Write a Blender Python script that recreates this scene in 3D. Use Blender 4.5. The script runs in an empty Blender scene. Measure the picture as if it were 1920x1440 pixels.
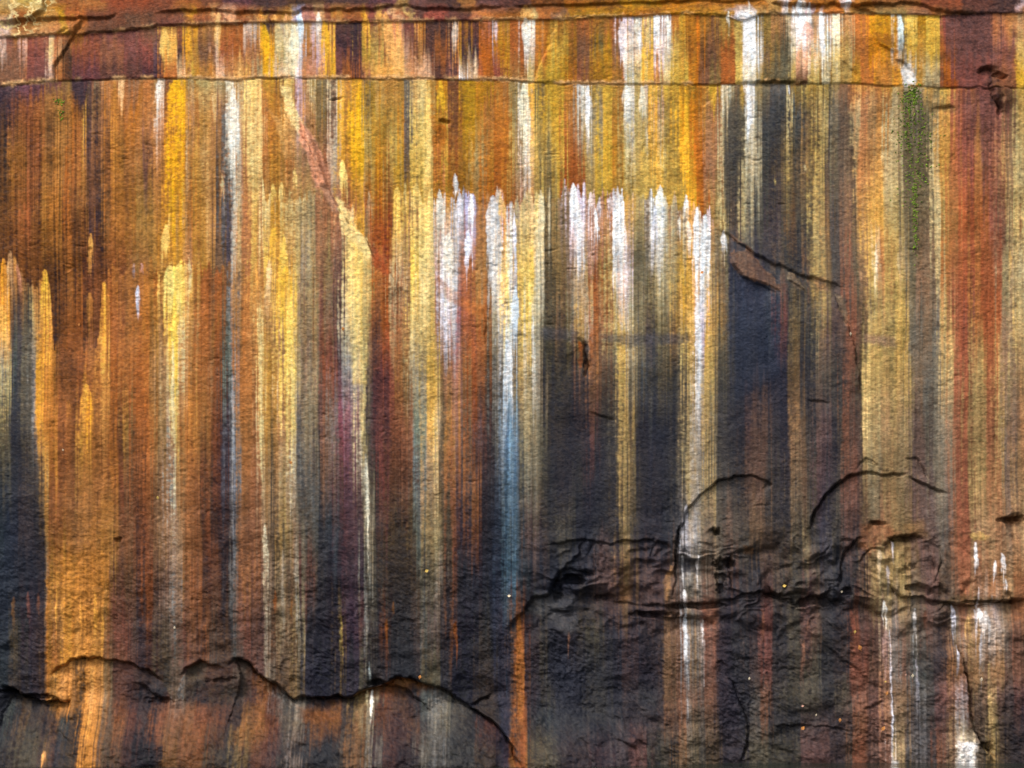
import bpy, math, random
import numpy as np
random.seed(7)
S = bpy.context.scene
COL = S.collection

# ------------------------------------------------------------------ camera, sky, sun, exposure
M = 0.0075                      # metres on the cliff per unit of the survey grid (1920 x 1440 units)
WX, WZ = 960.0, 1430.0          # grid point at x = 0 and grid height of the water line
DIST = 30.0
cam_d = bpy.data.cameras.new('camera'); cam = bpy.data.objects.new('camera', cam_d); COL.objects.link(cam)
cam.location = (0, -DIST, 3.0); cam.rotation_euler = (math.radians(90), 0, 0)
cam_d.sensor_width = 36; cam_d.lens = 36 * DIST / (1920 * M)
cam_d.shift_y = ((WZ - 720) * M - 3.0) / (1920 * M)
cam_d.clip_end = 3000
S.camera = cam
S.render.resolution_x, S.render.resolution_y = 1024, 768
SUN_EL, SUN_AZ = 52.0, -48.0    # azimuth: left of straight out from the wall
w = bpy.data.worlds.new('World'); S.world = w; w.use_nodes = True
nt = w.node_tree; nt.nodes.clear()
sky = nt.nodes.new('ShaderNodeTexSky'); sky.sky_type = 'NISHITA'; sky.sun_disc = False
sky.sun_elevation = math.radians(SUN_EL); sky.sun_rotation = math.radians(180 + SUN_AZ * -1)
sky.air_density = 1.0; sky.dust_density = 4.0; sky.ozone_density = 1.0
bg = nt.nodes.new('ShaderNodeBackground'); bg.inputs['Strength'].default_value = 0.14
hs = nt.nodes.new('ShaderNodeHueSaturation'); hs.inputs['Saturation'].default_value = 0.35
wo = nt.nodes.new('ShaderNodeOutputWorld')
nt.links.new(sky.outputs[0], hs.inputs['Color']); nt.links.new(hs.outputs[0], bg.inputs[0]); nt.links.new(bg.outputs[0], wo.inputs[0])
sd = bpy.data.lights.new('sun', 'SUN'); sun = bpy.data.objects.new('sun', sd); COL.objects.link(sun)
sd.energy = 1.5; sd.angle = math.radians(12); sd.color = (1.0, 0.96, 0.9)
el, az = math.radians(SUN_EL), math.radians(SUN_AZ)
from mathutils import Vector
sdir = Vector((math.sin(az) * math.cos(el), -math.cos(az) * math.cos(el), math.sin(el)))   # towards the sun
sun.rotation_euler = sdir.to_track_quat('Z', 'Y').to_euler(); sun.location = sdir * 40
S.view_settings.view_transform = 'Standard'; S.view_settings.look = 'None'
S.view_settings.exposure = 0.75; S.view_settings.gamma = 1; S.view_settings.use_curve_mapping = False
WHITE = 1.25                    # picture value of a surface of albedo 1 in this light
STEP = 1.56
SATK = .03
# ------------------------------------------------------------------ the survey: joints (polylines) and stain rows (x:colour as sRGB hex, some shade included)
LAB = [(0,71),(50,71),(110,65),(150,65),(240,60),(290,52),(400,47),(480,44),(560,43),(700,42),(960,38),(1060,37),(1110,32),(1200,32),(1280,27),(1360,30),(1385,39),(1398,39),(1425,28),(1520,27),(1600,25),(1640,27),(1760,30),(1825,28),(1920,26)]
LBC = [(0,163),(60,157),(120,152),(200,150),(300,148),(340,147),(400,150),(450,152),(480,146),(620,148),(800,149),(960,151),(990,153),(1060,157),(1360,158),(1440,153),(1480,158),(1600,156),(1680,161),(1780,165),(1920,165)]
LD = [(0,1289),(25,1291),(55,1310),(90,1317),(94,1270),(110,1252),(130,1240),(155,1234),(190,1235),(240,1244),(280,1258),(305,1280),(330,1315),(340,1275),(352,1253),(375,1242),(400,1246),(428,1252),(440,1236),(455,1236),(475,1250),(485,1265),(500,1272),(525,1290),(552,1312),(560,1308),(580,1306),(660,1307),(672,1297),(690,1292),(712,1286),(745,1270),(765,1272),(800,1285),(830,1292),(855,1310),(880,1322),(910,1342),(935,1360),(950,1380),(970,1440),(985,1440),(990,1260),(1920,1260)]
SEEP = [(0,500),(20,480),(50,520),(90,515),(102,640),(185,640),(192,520),(210,495),(430,495),(450,500),(478,500),(484,362),(600,362),(640,380),(690,385),(696,470),(733,470),(738,362),(960,368),(1070,356),(1130,370),(1240,360),(1290,385),(1330,400),(1345,420),(1920,420)]
CUTS = [[(104,163),(105,125),(120,100),(140,66),(160,38)], [(996,160),(1015,115),(1035,80),(1040,30)], [(1722,165),(1700,122),(1680,110),(1675,95),(1632,70),(1622,25)]]
LEDGECUTS = [150, 740, 1360]
SPLITD = [985]
PIECE_LABEL = {2:'short slab of brown sandstone left of the curved joint', 3:'long purple and orange streaked slab', 4:'ochre slab with white runs', 5:'purple slab at the right end', 6:'lichen-spotted cream ledge at top left'}
ZA = [
(8,"0:ca7 30:ba6 60:dc8 90:b85 110:a64 150:b75 200:a54 250:a54 290:954 330:a64 380:854 420:745 480:644 540:643 600:644 700:745 740:a86 770:755 800:644 860:a75 900:755 950:744 1000:853 1060:a63 1100:963 1160:b83 1240:b73 1300:b74 1380:b74 1440:c96 1470:edd 1480:c85 1500:edc 1510:c74 1580:dcc 1595:b74 1640:964 1700:964 1720:954 1800:744 1860:644 1905:dbb 1915:a75"),
(30,"0:b85 20:cb9 35:a64 60:b85 110:c93 130:b64 160:854 230:754 290:854 345:a74 355:d94 365:a64 400:ea7 412:954 420:ea8 445:a64 470:b86 480:c75 490:d95 500:854 510:c85 530:d95 545:eb7 555:bbe 565:c88 590:eb8 600:a65 620:c85 650:a64 680:d94 690:955 710:da6 725:955 735:da8 750:a65 760:ca7 770:744 800:a55 840:744 880:b76 900:c75 930:a63 980:d85 990:ec8 1000:c75 1045:976 1060:b83 1160:b73 1200:b63 1240:c83 1300:b84 1360:c95 1370:edd 1382:fff 1395:fff 1410:ca7 1440:c96 1460:b85 1475:fff 1480:a97 1490:eee 1507:fff 1512:eac 1517:fef 1525:b74 1538:fff 1548:c75 1575:d95 1600:875 1640:986 1700:976 1750:a75 1770:643 1830:644 1900:866 1908:c87"),
(60,"0:dba 25:b86 40:a75 70:c86 110:c95 130:b75 160:754 240:865 300:855")]
ZB = [
(50,"0:a66 20:c84 40:a65 82:dba 90:a65 110:c75 125:b74 150:855 250:865 290:955 298:fb6 315:a65 345:ea5 355:a75 365:d94 375:a75 400:fb7 415:c85 425:b64 450:b75 465:dcb 480:da7 488:b65 490:fb4 500:634 512:db8 525:cba 537:eda 557:dee 567:b85 590:cbb 600:fc8 612:fb5 620:955 625:644 660:534 677:da5 690:955 700:b96 708:b86 712:c74 720:fb7 735:f97 745:c98 755:855 780:d96 790:b74 800:644 850:da8 860:c84 875:744 900:b63 910:b77 918:c63 926:dcc 935:c85 945:b84 960:c64 985:ffe 1000:c85 1010:c74 1030:c95 1045:a74 1080:a64 1110:a74 1140:a64 1160:c85 1163:fef 1175:dcb 1185:c97 1192:ffe 1203:c85 1210:fd8 1218:b74 1225:fff 1237:a64 1246:fff 1255:b74 1270:c94 1280:b73 1290:a74 1295:f72 1305:a74 1330:865 1340:a85 1370:ca6 1390:fff 1415:985 1435:a94 1440:b86 1460:876 1470:cb9 1485:dcb 1495:fff 1510:e98 1514:ffe 1522:c97 1538:fff 1550:b86 1562:ffd 1575:b86 1590:c97 1600:c75 1620:d84 1640:e92 1655:c82 1670:d93 1680:eff 1690:986 1706:dc6 1720:b83 1745:cb5 1765:955 1790:755 1870:b76 1885:c86 1908:c97"),
(95,"0:dba 8:965 36:eba 44:b86 48:955 82:fd9 90:b76 100:c97 108:643 125:954 180:965 230:855 260:955 280:756 295:754 303:fb6 327:534 345:d94 358:b85 375:865 400:dba 412:b65 430:b64 455:a76 480:b75 490:fa3 511:a75 514:ba7 538:eeb 562:dde 570:b74 590:cab 602:fb4 620:634 675:ca5 690:a85 700:ba6 715:854 725:fb7 757:c98 770:854 785:b86 795:744 815:a64 840:634 850:c85 862:ca4 872:534 902:c63 920:a53 928:b88 936:c73 945:b83 960:b64 985:dcb 1000:c86 1008:c74 1025:d94 1037:bb5 1060:a73 1080:865 1110:a83 1120:775 1130:b83 1150:865 1160:c63 1163:eed 1180:ca9 1196:edc 1204:ca7 1210:eb5 1225:c65 1232:fee 1242:cb8 1250:edc 1258:cb6 1270:ba5 1280:d95 1285:b62 1290:a73 1297:e72 1307:864 1320:865 1335:a75 1345:b64 1370:cb6 1392:fff 1418:986 1424:765 1435:a83 1440:a85 1455:665 1483:ddb 1493:a96 1497:fb9 1515:ffd 1525:ea7 1530:b96 1540:ffe 1550:a97 1558:dc8 1575:b96 1592:cb8 1600:c75 1625:d83 1640:e83 1660:c83 1675:d82 1681:cdd 1692:875 1706:db5 1716:c95 1745:cb5 1765:b64 1790:755 1870:966 1908:db7"),  # dark stop at the curved joint is its edge shade, put into the colour
(138,"0:865 40:b76 48:855 82:dba 90:b75 110:743 130:845 180:744 260:634 300:d75 325:fc9 345:c76 352:ca5 365:c84 380:c85 400:eb9 415:fca 425:c86 440:fb7 460:fb6 468:c86 480:ba8 495:fb3 512:db9 540:dda 552:edd 565:c86 575:c87 600:d95 612:fb4 620:855 640:a64 665:634 675:b76 690:ea6 740:fb7 760:d97 780:eb9 810:744 845:745 850:b76 865:fff 872:c97 880:eca 895:b65 905:b63 918:c64 930:a55 945:b84 960:a75 985:dc8 1000:c64 1008:b95 1020:aa4 1045:b94 1062:b73 1080:965 1100:a74 1120:b83 1140:a74 1160:c64 1167:ddc 1180:bb8 1198:fd7 1210:fb5 1228:c86 1242:dc8 1260:ba5 1280:cc5 1285:d84 1295:d73 1308:865 1330:875 1345:b64 1372:cc6 1390:eec 1415:985 1425:664 1440:776 1480:cb7 1495:865 1515:cb7 1530:974 1540:dda 1550:984 1562:cc8 1578:b96 1600:b84 1615:c75 1640:e94 1650:c85 1680:e94 1690:d94 1700:ddc 1715:bb9 1718:c95 1740:ba8 1765:954 1775:b62 1790:855 1870:965 1905:bb4")]
T420 = " 1363:555 1375:765 1388:bb8 1405:998 1425:554 1440:655 1465:665 1480:863 1500:554 1525:ba7 1545:c96 1555:764 1567:667 1577:976 1600:875 1612:c96 1625:ea4 1650:d93 1665:da5 1675:aa6 1700:776 1715:785 1722:765 1745:665 1752:cc8 1768:ca5 1780:b74 1800:c53 1825:a63 1840:c63 1860:a55 1870:865 1885:ba7 1897:b64 1905:dc7"
ZC1 = [
(172,"0:645 30:846 60:745 100:855 112:885 118:765 125:534 160:634 172:865 190:c97 200:b75 215:b63 220:fc9 234:a64 245:976 260:b75 290:a85 296:edc 305:844 320:da4 330:fb3 345:865 350:ba8 358:b85 370:ba7 395:db8 405:aa8 415:986 428:eec 440:c96 450:ba8 465:fd8 480:ec8 487:c86 495:c94 512:c84 518:744 528:ec7 545:a76 555:dbc 567:b86 583:eda 590:893 600:776 612:755 620:dda 632:ea5 648:b86 655:ea4 675:686 683:a84 700:b96 715:b85 740:a85 755:667 768:ca7 785:dc8 805:b84 812:885 818:b62 822:e93 832:c83 838:844 855:974 865:b93 885:c84 900:b83 925:b85 935:c74 945:a75 955:bb6 960:885 972:ba9 982:fec 992:fb5 1004:cb5 1012:776 1022:ba4 1060:b83 1065:d83 1080:a85 1083:ddd 1093:ffe 1105:a95 1125:bb4 1150:a74 1163:b95 1172:eed 1185:ba6 1200:dcb 1212:a95 1222:eb5 1237:eb7 1245:cb5 1262:a94 1268:da5 1278:c83 1285:984 1298:e73 1310:c85 1325:cb4 1345:b74 1350:ddb 1363:a97 1372:765 1385:b94 1400:fff 1410:996 1422:776 1440:876 1445:667 1483:984 1500:665 1508:ca6 1520:884 1530:ca6 1545:665 1562:aa7 1570:976 1590:865 1600:b75 1608:ea6 1620:b64 1632:c96 1645:b75 1665:b84 1680:a96 1690:b85 1700:aa9 1710:8a5 1722:bb9 1738:c95 1752:986 1768:cb5 1790:a65 1830:855 1900:ba5"),
(205,"0:534 12:745 30:954 45:954 62:a64 78:645 80:975 95:a85 110:885 118:a85 122:b73 135:a64 148:ba5 160:435 175:776 185:755 193:976 205:b73 214:b85 232:a64 240:c73 255:a75 270:b86 292:dcb 303:954 318:fb3 345:977 352:b97 360:b75 372:a95 385:b96 400:976 410:667 428:eed 440:ca8 450:ba7 465:dc8 480:ec8 490:b64 500:b73 520:b85 532:ec8 545:c97 555:cab 567:b86 580:c97 588:883 600:665 612:755 620:cca 632:ea4 645:b75 655:fb3 677:686 683:a84 700:a95 715:b84 725:a85 740:c84 757:557 770:aa7 775:dc7 800:fd8 812:a62 820:b83 830:c83 836:844 850:964 862:c93 880:b83 895:b83 905:b75 925:c74 945:c73 955:996 960:986 970:a98 982:fed 992:fb5 1002:cb5 1010:555 1020:ba4 1058:c74 1075:a75 1083:aa9 1093:eed 1108:998 1125:bb4 1148:b73 1160:aa6 1172:ddd 1185:bb7 1200:cb8 1212:998 1222:fb5 1237:dba 1245:985 1262:a95 1272:fb4 1290:c73 1300:d73 1312:b85 1325:b86 1340:b65 1348:cc9 1356:776 1370:665 1385:775 1398:ffe 1410:998 1425:555 1440:555 1475:dd9 1485:566 1500:667 1505:a86 1520:985 1530:cb7 1546:666 1560:998 1572:876 1590:765 1605:cb8 1614:d86 1630:a86 1648:d84 1662:e94 1670:bb8 1690:a96 1700:676 1708:6a3 1718:787 1735:776 1748:ba7 1758:cb8 1765:d94 1785:b65 1805:855 1830:855 1870:a66 1885:865 1905:bb6"),
(300,"0:643 12:a74 30:863 45:854 60:954 75:a74 80:864 95:b85 110:975 125:c63 135:a64 148:b85 160:546 175:865 185:545 193:975 200:a65 208:c84 214:b84 235:a75 255:b86 262:756 280:b86 305:a75 312:fa2 345:986 355:b74 362:a95 375:986 385:ba7 400:986 408:465 428:bba 450:a76 462:cb7 470:dc8 480:ec8 492:a64 505:b84 520:b84 535:b75 545:b97 560:a87 570:976 580:a87 600:a76 608:a65 618:cba 632:da4 640:b84 655:fb3 680:bb7 687:a95 700:c83 718:b75 725:ba6 740:c94 758:656 772:db6 795:fd8 812:a52 820:c64 830:ca5 840:a53 850:a74 862:b83 875:c83 882:9a6 903:b74 915:b84 922:b63 945:b73 955:ba6 960:ba6 967:987 980:fed 992:fc8 1005:cb6 1020:554 1028:9a5 1040:ba5 1060:a53 1092:996 1105:aa7 1125:bb4 1148:b73 1160:aa6 1180:cc9 1190:aa6 1212:cb6 1228:fb5 1240:ed9 1250:a95 1275:fb4 1293:c63 1320:b87 1340:b86 1348:cc9 1355:565 1372:554 1392:cc9 1410:bb9 1425:554 1440:543 1460:875 1475:a96 1490:554 1505:a86 1520:985 1528:ca6 1548:655 1562:997 1575:876 1600:765 1610:dc7 1614:d85 1635:b85 1655:e94 1668:cb8 1695:876 1702:675 1712:775 1740:665 1752:cc8 1762:d93 1785:c64 1800:a55 1825:b74 1850:855 1865:a65 1880:da6 1888:765 1905:bb7"),
(420,"0:742 15:853 30:964 40:a54 60:853 75:a74 90:b74 110:b84 117:643 125:c63 135:743 150:743 160:a74 170:435 185:434 195:875 205:b63 210:a74 250:985 280:a85 300:b84 315:ca3 343:a97 353:c74 365:a84 385:ba7 400:575 405:465 425:347 440:bb8 450:b76 470:cb6 480:b96 600:b76 690:a52 720:a43 735:b84 820:b84 860:b73 900:b63 960:a52 1000:885 1020:665 1060:a53 1100:a95 1180:aa5 1280:da4 1300:c63 1325:a95 1340:986 1348:cc8"+T420),
(520,"0:742 20:842 50:853 70:742 98:742 110:843 125:864 135:963 150:732 165:954 178:732 190:843 205:954 240:975 280:985 300:a85 343:a87 365:a84 400:575 425:447 440:bb8 450:b76 470:cb6 480:b96 600:b76 690:a52 722:a42 735:a54"+T420),
(640,"0:532 20:632 98:742 120:953 135:a53 150:743 165:965 178:744 190:954 205:a53 690:a54 735:a54"+T420)]
ZC2 = [
(400,"0:fa4 12:c96 25:a75 45:b97 60:a76 75:eb5 92:c84 98:732 110:843 125:864 135:963 150:732 188:e95 202:954 215:a74 232:a75 265:a74 290:b53 298:eb6 325:fd6 345:da7 355:dc7 370:a74 378:a53 405:b53 425:b84 430:668 442:b97 455:a75 470:ba6 480:c97 490:ed9 505:b84 512:c94 525:b84 535:ba7 545:cc8 555:bb8 570:bb8 580:997 587:aa8 590:a76 620:b76 640:fda 655:ea5 668:b75 675:ea4 685:a87 695:865 702:b52 720:a43 728:755 738:eb6 755:db6 762:a76 775:db7 790:fd8 810:cb6 815:ddc 830:c74 840:ea4 850:bbb 858:ccd 870:955 877:ccf 890:a75 905:b73 922:edc 940:fa4 947:c63 955:eef 960:ddc 966:a98 975:cb8 990:ec9 1005:fd8 1013:dda 1022:443 1035:885 1055:876 1070:fef 1090:bab 1100:b75 1108:edd 1118:c98 1130:b74 1145:dcd 1152:fff 1170:da6 1180:c94 1190:aa6 1205:876 1215:bbb 1225:fff 1240:ffe 1250:bb8 1260:976 1275:ddb 1282:ea5 1295:c98 1300:fb4 1305:fff 1320:fef 1332:c85 1340:996 1350:bb8"+T420),
(510,"0:fa4 5:a74 12:c96 25:a75 30:765 45:b97 60:a76 70:c84 75:eb5 90:c84 98:732 110:843 125:864 135:963 150:732 165:b84 178:732 188:e95 202:954 215:a74 225:965 232:a75 265:a76 270:a74 290:b53 298:eb6 305:dc7 325:fd6 345:da7 355:dc7 365:a84 370:a74 378:a53 395:876 405:b53 415:865 425:b84 430:668 436:566 442:b97 455:a75 470:ba6 480:c84 484:a75 497:c95 503:ec6 512:997 520:b85 525:ec5 543:b75 550:bb7 565:876 572:8a8 582:aa7 590:976 605:865 615:986 628:745 645:745 650:dc8 660:ed8 670:fc4 682:987 690:a96 697:b64 712:b75 722:b53 735:b63 742:dda 748:a76 760:cb9 765:a65 772:fd6 790:fd9 812:cb8 820:b75 830:cbd 835:eee 850:bbc 858:a76 872:c76 880:a64 893:b85 905:975 922:ddd 935:fec 945:fb3 952:ffc 960:dde 966:b96 975:db6 990:fd7 1003:ddb 1015:bba 1022:543 1045:875 1060:876 1078:ba9 1096:ca7 1105:a53 1130:974 1138:bb7 1152:ddd 1162:dba 1175:ede 1180:997 1195:665 1210:664 1222:aa8 1235:bb9 1245:a97 1262:b95 1275:ca4 1290:ea6 1300:c97 1304:fff 1320:ffe 1330:ca6 1340:876 1352:886 1370:446 1385:545 1440:555 1460:876 1470:554 1500:444 1515:865 1522:a96 1552:875 1565:666 1575:565 1585:c65 1592:665 1612:976 1625:db5 1642:dda 1647:b75 1670:ba5 1690:ca7 1700:887 1715:675 1722:666 1725:976 1745:876 1758:dc8 1770:c74 1790:b64 1802:c53 1815:b54 1825:c74 1840:b53 1865:a65 1878:aa7 1893:ca8 1900:a97 1912:cb8"),
(600,"0:fa5 10:b86 15:565 30:446 40:675 50:565 55:ba7 68:d95 80:c84 88:ea6 97:843 105:744 120:954 135:a64 145:964 165:865 178:744 188:da5 200:954 207:c53 215:a65 230:a75 250:b75 265:b74 280:874 290:a85 300:976 310:ec5 325:fd5 335:cb9 345:dc8 352:a95 368:db9 370:b64 395:976 402:974 410:a53 420:665 430:566 436:89a 441:a86 455:b75 470:b86 480:c85 485:dc8 495:ca8 500:875 510:b97 518:db6 523:fc5 530:988 540:fd6 555:cc8 563:766 575:997 592:976 600:855 612:876 630:a76 632:724 643:448 647:eda 665:ed9 675:fd7 682:876 692:865 702:634 712:a64 725:c53 738:b86 741:dc9 745:a65 760:b97 765:a64 772:ed8 785:aa7 792:dc8 810:ca6 822:964 832:745 835:eef 850:bab 857:a67 872:c65 880:a65 890:b64 905:a75 912:543 920:998 935:aab 945:fd6 952:ffb 960:bbd 970:a96 980:fd6 990:ddb 1002:bb9 1012:998 1020:443 1045:765 1060:775 1073:889 1080:b96 1095:cba 1105:b64 1130:965 1140:bb7 1155:cca 1160:ca6 1175:eec 1178:887 1195:776 1205:545 1222:775 1235:776 1250:765 1262:a85 1272:db8 1277:ba3 1290:eb6 1303:eef 1315:dce 1328:da5 1340:a85 1350:665 1365:666 1375:445 1440:567 1458:856 1465:c66 1470:555 1480:986 1505:555 1532:997 1545:a86 1555:766 1575:976 1582:555 1590:a65 1600:865 1610:653 1625:987 1632:ca6 1650:b96 1665:ba6 1680:cb5 1700:777 1725:666 1730:876 1755:889 1765:dc6 1775:d96 1785:b65 1800:b54 1815:955 1825:c74 1840:c53 1865:c64 1875:a87 1890:987 1897:db6 1905:ba7"),
(700,"0:9a8 6:cb9 8:dc8 16:576 25:446 38:776 50:887 57:99a 65:99a 72:fa2 85:c96 92:d92 100:843 125:854 145:954 165:b75 188:954 190:db6 200:954 208:c52 220:b75 250:b64 270:b63 280:874 290:987 308:bb8 325:ed5 335:cc9 345:aa8 360:b85 370:c96 372:a64 395:987 405:a53 420:566 432:687 440:9ab 445:b75 470:b75 480:965 486:dc8 495:ba5 505:a84 518:ca6 525:dca 532:a87 540:ec6 553:cc8 562:887 575:877 588:9a7 600:655 605:954 625:955 630:734 643:668 650:aaa 665:ccc 672:dd9 680:ccb 685:876 692:444 702:634 712:734 730:955 745:a75 760:975 773:bb9 785:9a9 792:ca6 812:eb5 820:db7 830:865 838:744 842:b87 855:a77 870:975 880:b53 890:754 905:b63 912:543 925:777 935:876 943:def 955:fff 962:eff 965:765 975:ca6 985:ba8 998:ddb 1008:ba9 1018:875 1022:333 1040:553 1065:543 1075:b76 1082:443 1100:c86 1104:b74 1130:543 1135:765 1150:887 1158:db5 1178:bba 1185:886 1200:567 1215:555 1228:775 1245:553 1258:443 1272:776 1282:bb6 1295:cb5 1303:ccc 1322:db6 1325:dc5 1340:886 1350:554 1375:445 1440:335 1478:874 1505:445 1512:333 1532:876 1555:665 1570:555 1585:c64 1597:654 1605:553 1612:432 1618:dc6 1640:bb5 1660:a95 1680:bb4 1700:ba6 1705:876 1730:777 1755:998 1768:bb8 1775:ed6 1783:d96 1790:c54 1815:c43 1822:ca6 1840:ba5 1850:c53 1865:c64 1872:cb5 1880:a87 1895:a96 1903:765 1910:b96"),
(800,"0:785 5:565 8:cb7 14:776 18:334 38:554 45:776 58:99a 70:aaa 75:fa3 86:ea5 88:a53 95:c83 102:a65 125:b75 130:843 135:954 147:843 150:cb5 155:ca4 172:a74 185:855 192:db6 198:954 208:d73 214:844 222:754 232:ba5 240:876 250:c64 262:444 267:c64 280:a75 290:885 300:997 315:9a9 325:ee9 335:aa6 345:a75 355:c64 365:fb6 370:a64 378:975 395:a64 403:433 412:a54 420:335 435:678 445:998 450:a75 480:a54 487:dc9 498:a95 510:885 520:b97 532:b87 545:ed7 555:cc9 562:557 575:8a7 595:557 597:334 605:866 615:976 625:898 635:a44 637:946 650:a79 665:a89 675:dc9 685:ba7 688:464 697:445 705:734 720:744 735:854 755:965 775:976 780:798 793:ba9 795:da6 808:ec7 820:eca 827:654 835:344 842:a86 845:c85 855:977 870:665 880:a53 890:456 900:844 908:433 925:777 935:89a 945:abd 955:acd 962:9bd 968:667 972:776 985:aa7 993:ba8 1002:776 1010:887 1022:333 1035:543 1060:433 1080:544 1103:a55 1115:854 1122:443 1150:777 1158:665 1162:cb4 1183:224 1205:335 1220:334 1240:445 1275:555 1282:aa6 1295:cb6 1303:ccc 1308:aaa 1320:da4 1322:eb4 1335:9a6 1342:776 1350:556 1365:445 1385:544 1400:755 1410:865 1440:445 1460:335 1480:b85 1510:555 1530:866 1555:445 1570:665 1585:c64 1598:655 1615:544 1622:dc6 1640:bb6 1655:c96 1670:aa5 1690:b96 1700:ca6 1706:766 1740:676 1755:998 1775:aa8 1782:c86 1795:c53 1820:b95 1850:c64 1860:c53 1870:ca5 1885:767 1895:b86 1903:445 1908:c85"),
(900,"0:344 8:887 15:565 22:234 28:433 45:654 60:555 75:433 80:776 83:db7 90:e93 100:a42 105:954 120:a64 135:965 147:c95 155:b85 175:a64 180:c85 195:954 207:d83 218:944 230:954 237:665 248:b64 260:234 268:d64 285:a75 290:876 305:987 315:abb 325:cc9 335:996 350:b75 360:b64 370:965 375:543 385:954 395:665 405:322 412:a43 420:325 430:457 440:89a 447:887 455:b75 480:a55 488:cc9 497:a96 505:566 520:a97 533:bb8 545:a98 550:cda 562:567 567:346 578:787 590:787 598:334 608:976 622:877 635:734 637:845 650:847 665:966 673:987 677:ddb 688:dda 693:454 705:624 712:a45 722:754 735:743 755:965 775:876 777:689 792:ca8 810:db8 825:ca7 829:433 838:676 845:c75 858:346 870:556 880:b75 895:434 908:322 925:444 935:457 945:89a 955:8ac 968:457 975:665 985:998 1002:776 1010:665 1022:333 1045:433 1060:544 1070:443 1100:744 1108:334 1130:445 1150:235 1162:ca5 1182:665 1195:334 1220:544 1240:444 1270:445 1278:776 1290:db6 1303:bbb 1310:998 1322:cb5 1335:887 1345:666 1365:555 1385:654 1400:865 1440:555 1460:335 1480:a86 1505:865 1515:665 1530:756 1555:445 1575:665 1585:b65 1600:755 1612:644 1622:a85 1635:997 1650:a85 1680:885 1700:a86 1706:766 1750:887 1775:877 1783:b75 1793:b43 1820:ba5 1850:c74 1865:c74 1875:ba5 1882:767 1897:a86 1905:b85"),
(1000,"0:355 5:346 25:334 35:655 60:333 75:443 83:655 86:aa6 90:c93 95:c63 102:a64 112:b74 130:a75 147:c85 155:b85 165:c84 180:b84 195:da5 205:b84 215:965 232:c64 238:876 248:b65 258:334 268:b54 285:865 300:a86 315:aaa 325:9a8 335:aa8 345:b75 360:b64 370:765 375:433 385:a54 400:433 405:322 412:533 420:234 435:446 440:899 443:776 447:a76 460:965 480:965 490:cc9 500:775 503:455 520:565 523:ba6 540:a87 548:ba9 556:998 565:666 580:787 595:346 605:556 620:567 637:556 640:734 645:846 665:746 675:857 682:cc9 692:aa9 697:444 710:333 715:755 725:653 740:543 760:764 775:655 780:688 790:887 795:ca7 810:cb8 828:a86 830:344 840:665 848:b65 860:336 870:346 880:a64 892:434 905:333 920:323 930:346 945:68a 955:8ab 962:579 972:556 980:766 1005:544 1030:443 1050:665 1058:776 1065:554 1080:334 1110:444 1150:334 1162:a95 1185:554 1190:335 1215:544 1240:444 1270:445 1280:779 1292:ccd 1300:aaa 1310:a95 1320:777 1330:a86 1340:776 1355:654 1362:976 1380:776 1390:555 1400:665 1410:975 1440:444 1460:445 1478:875 1490:555 1505:a96 1520:556 1540:447 1560:665 1575:565 1585:866 1600:544 1612:744 1628:764 1640:665 1650:b75 1665:a85 1690:874 1710:866 1730:766 1755:777 1775:877 1783:b75 1793:c53 1820:a86 1840:c96 1865:b75 1880:876 1895:a75 1905:c96"),
(1080,"0:345 15:345 30:333 60:323 80:434 85:9a8 92:b73 105:c93 125:b73 145:c83 165:c84 185:b84 200:c93 207:755 225:865 235:753 242:454 250:a64 258:345 272:b52 290:655 305:877 320:898 338:9a9 340:a85 350:b64 370:965 378:433 395:854 410:433 420:334 430:345 438:9aa 444:866 455:b75 480:855 495:bca 500:9a8 508:333 515:443 523:aa8 530:765 545:876 556:998 563:655 568:855 583:665 590:444 610:334 625:323 640:434 645:634 660:646 675:646 680:ccb 690:676 700:444 715:654 720:543 740:543 760:654 775:765 785:556 795:887 812:ba9 828:766 830:434 845:765 850:a65 860:444 875:345 890:434 905:334 930:335 940:346 950:69b 962:457 970:344 1000:334 1040:333 1110:655 1120:866 1160:a65 1165:b84 1190:644 1215:866 1240:755 1258:b74 1262:654 1275:778 1284:887 1300:888 1313:ba9 1325:864 1340:443 1370:965 1380:744 1390:555 1400:444 1430:766 1440:765 1470:554 1500:554 1510:855 1525:776 1535:544 1550:556 1570:333 1600:444 1625:a65 1632:ca6 1645:ba6 1665:ba5 1690:b95 1700:876 1730:866 1755:654 1780:876 1790:c64 1815:b75 1840:b86 1850:c74 1870:c96 1890:c96 1900:c74"),
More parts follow.
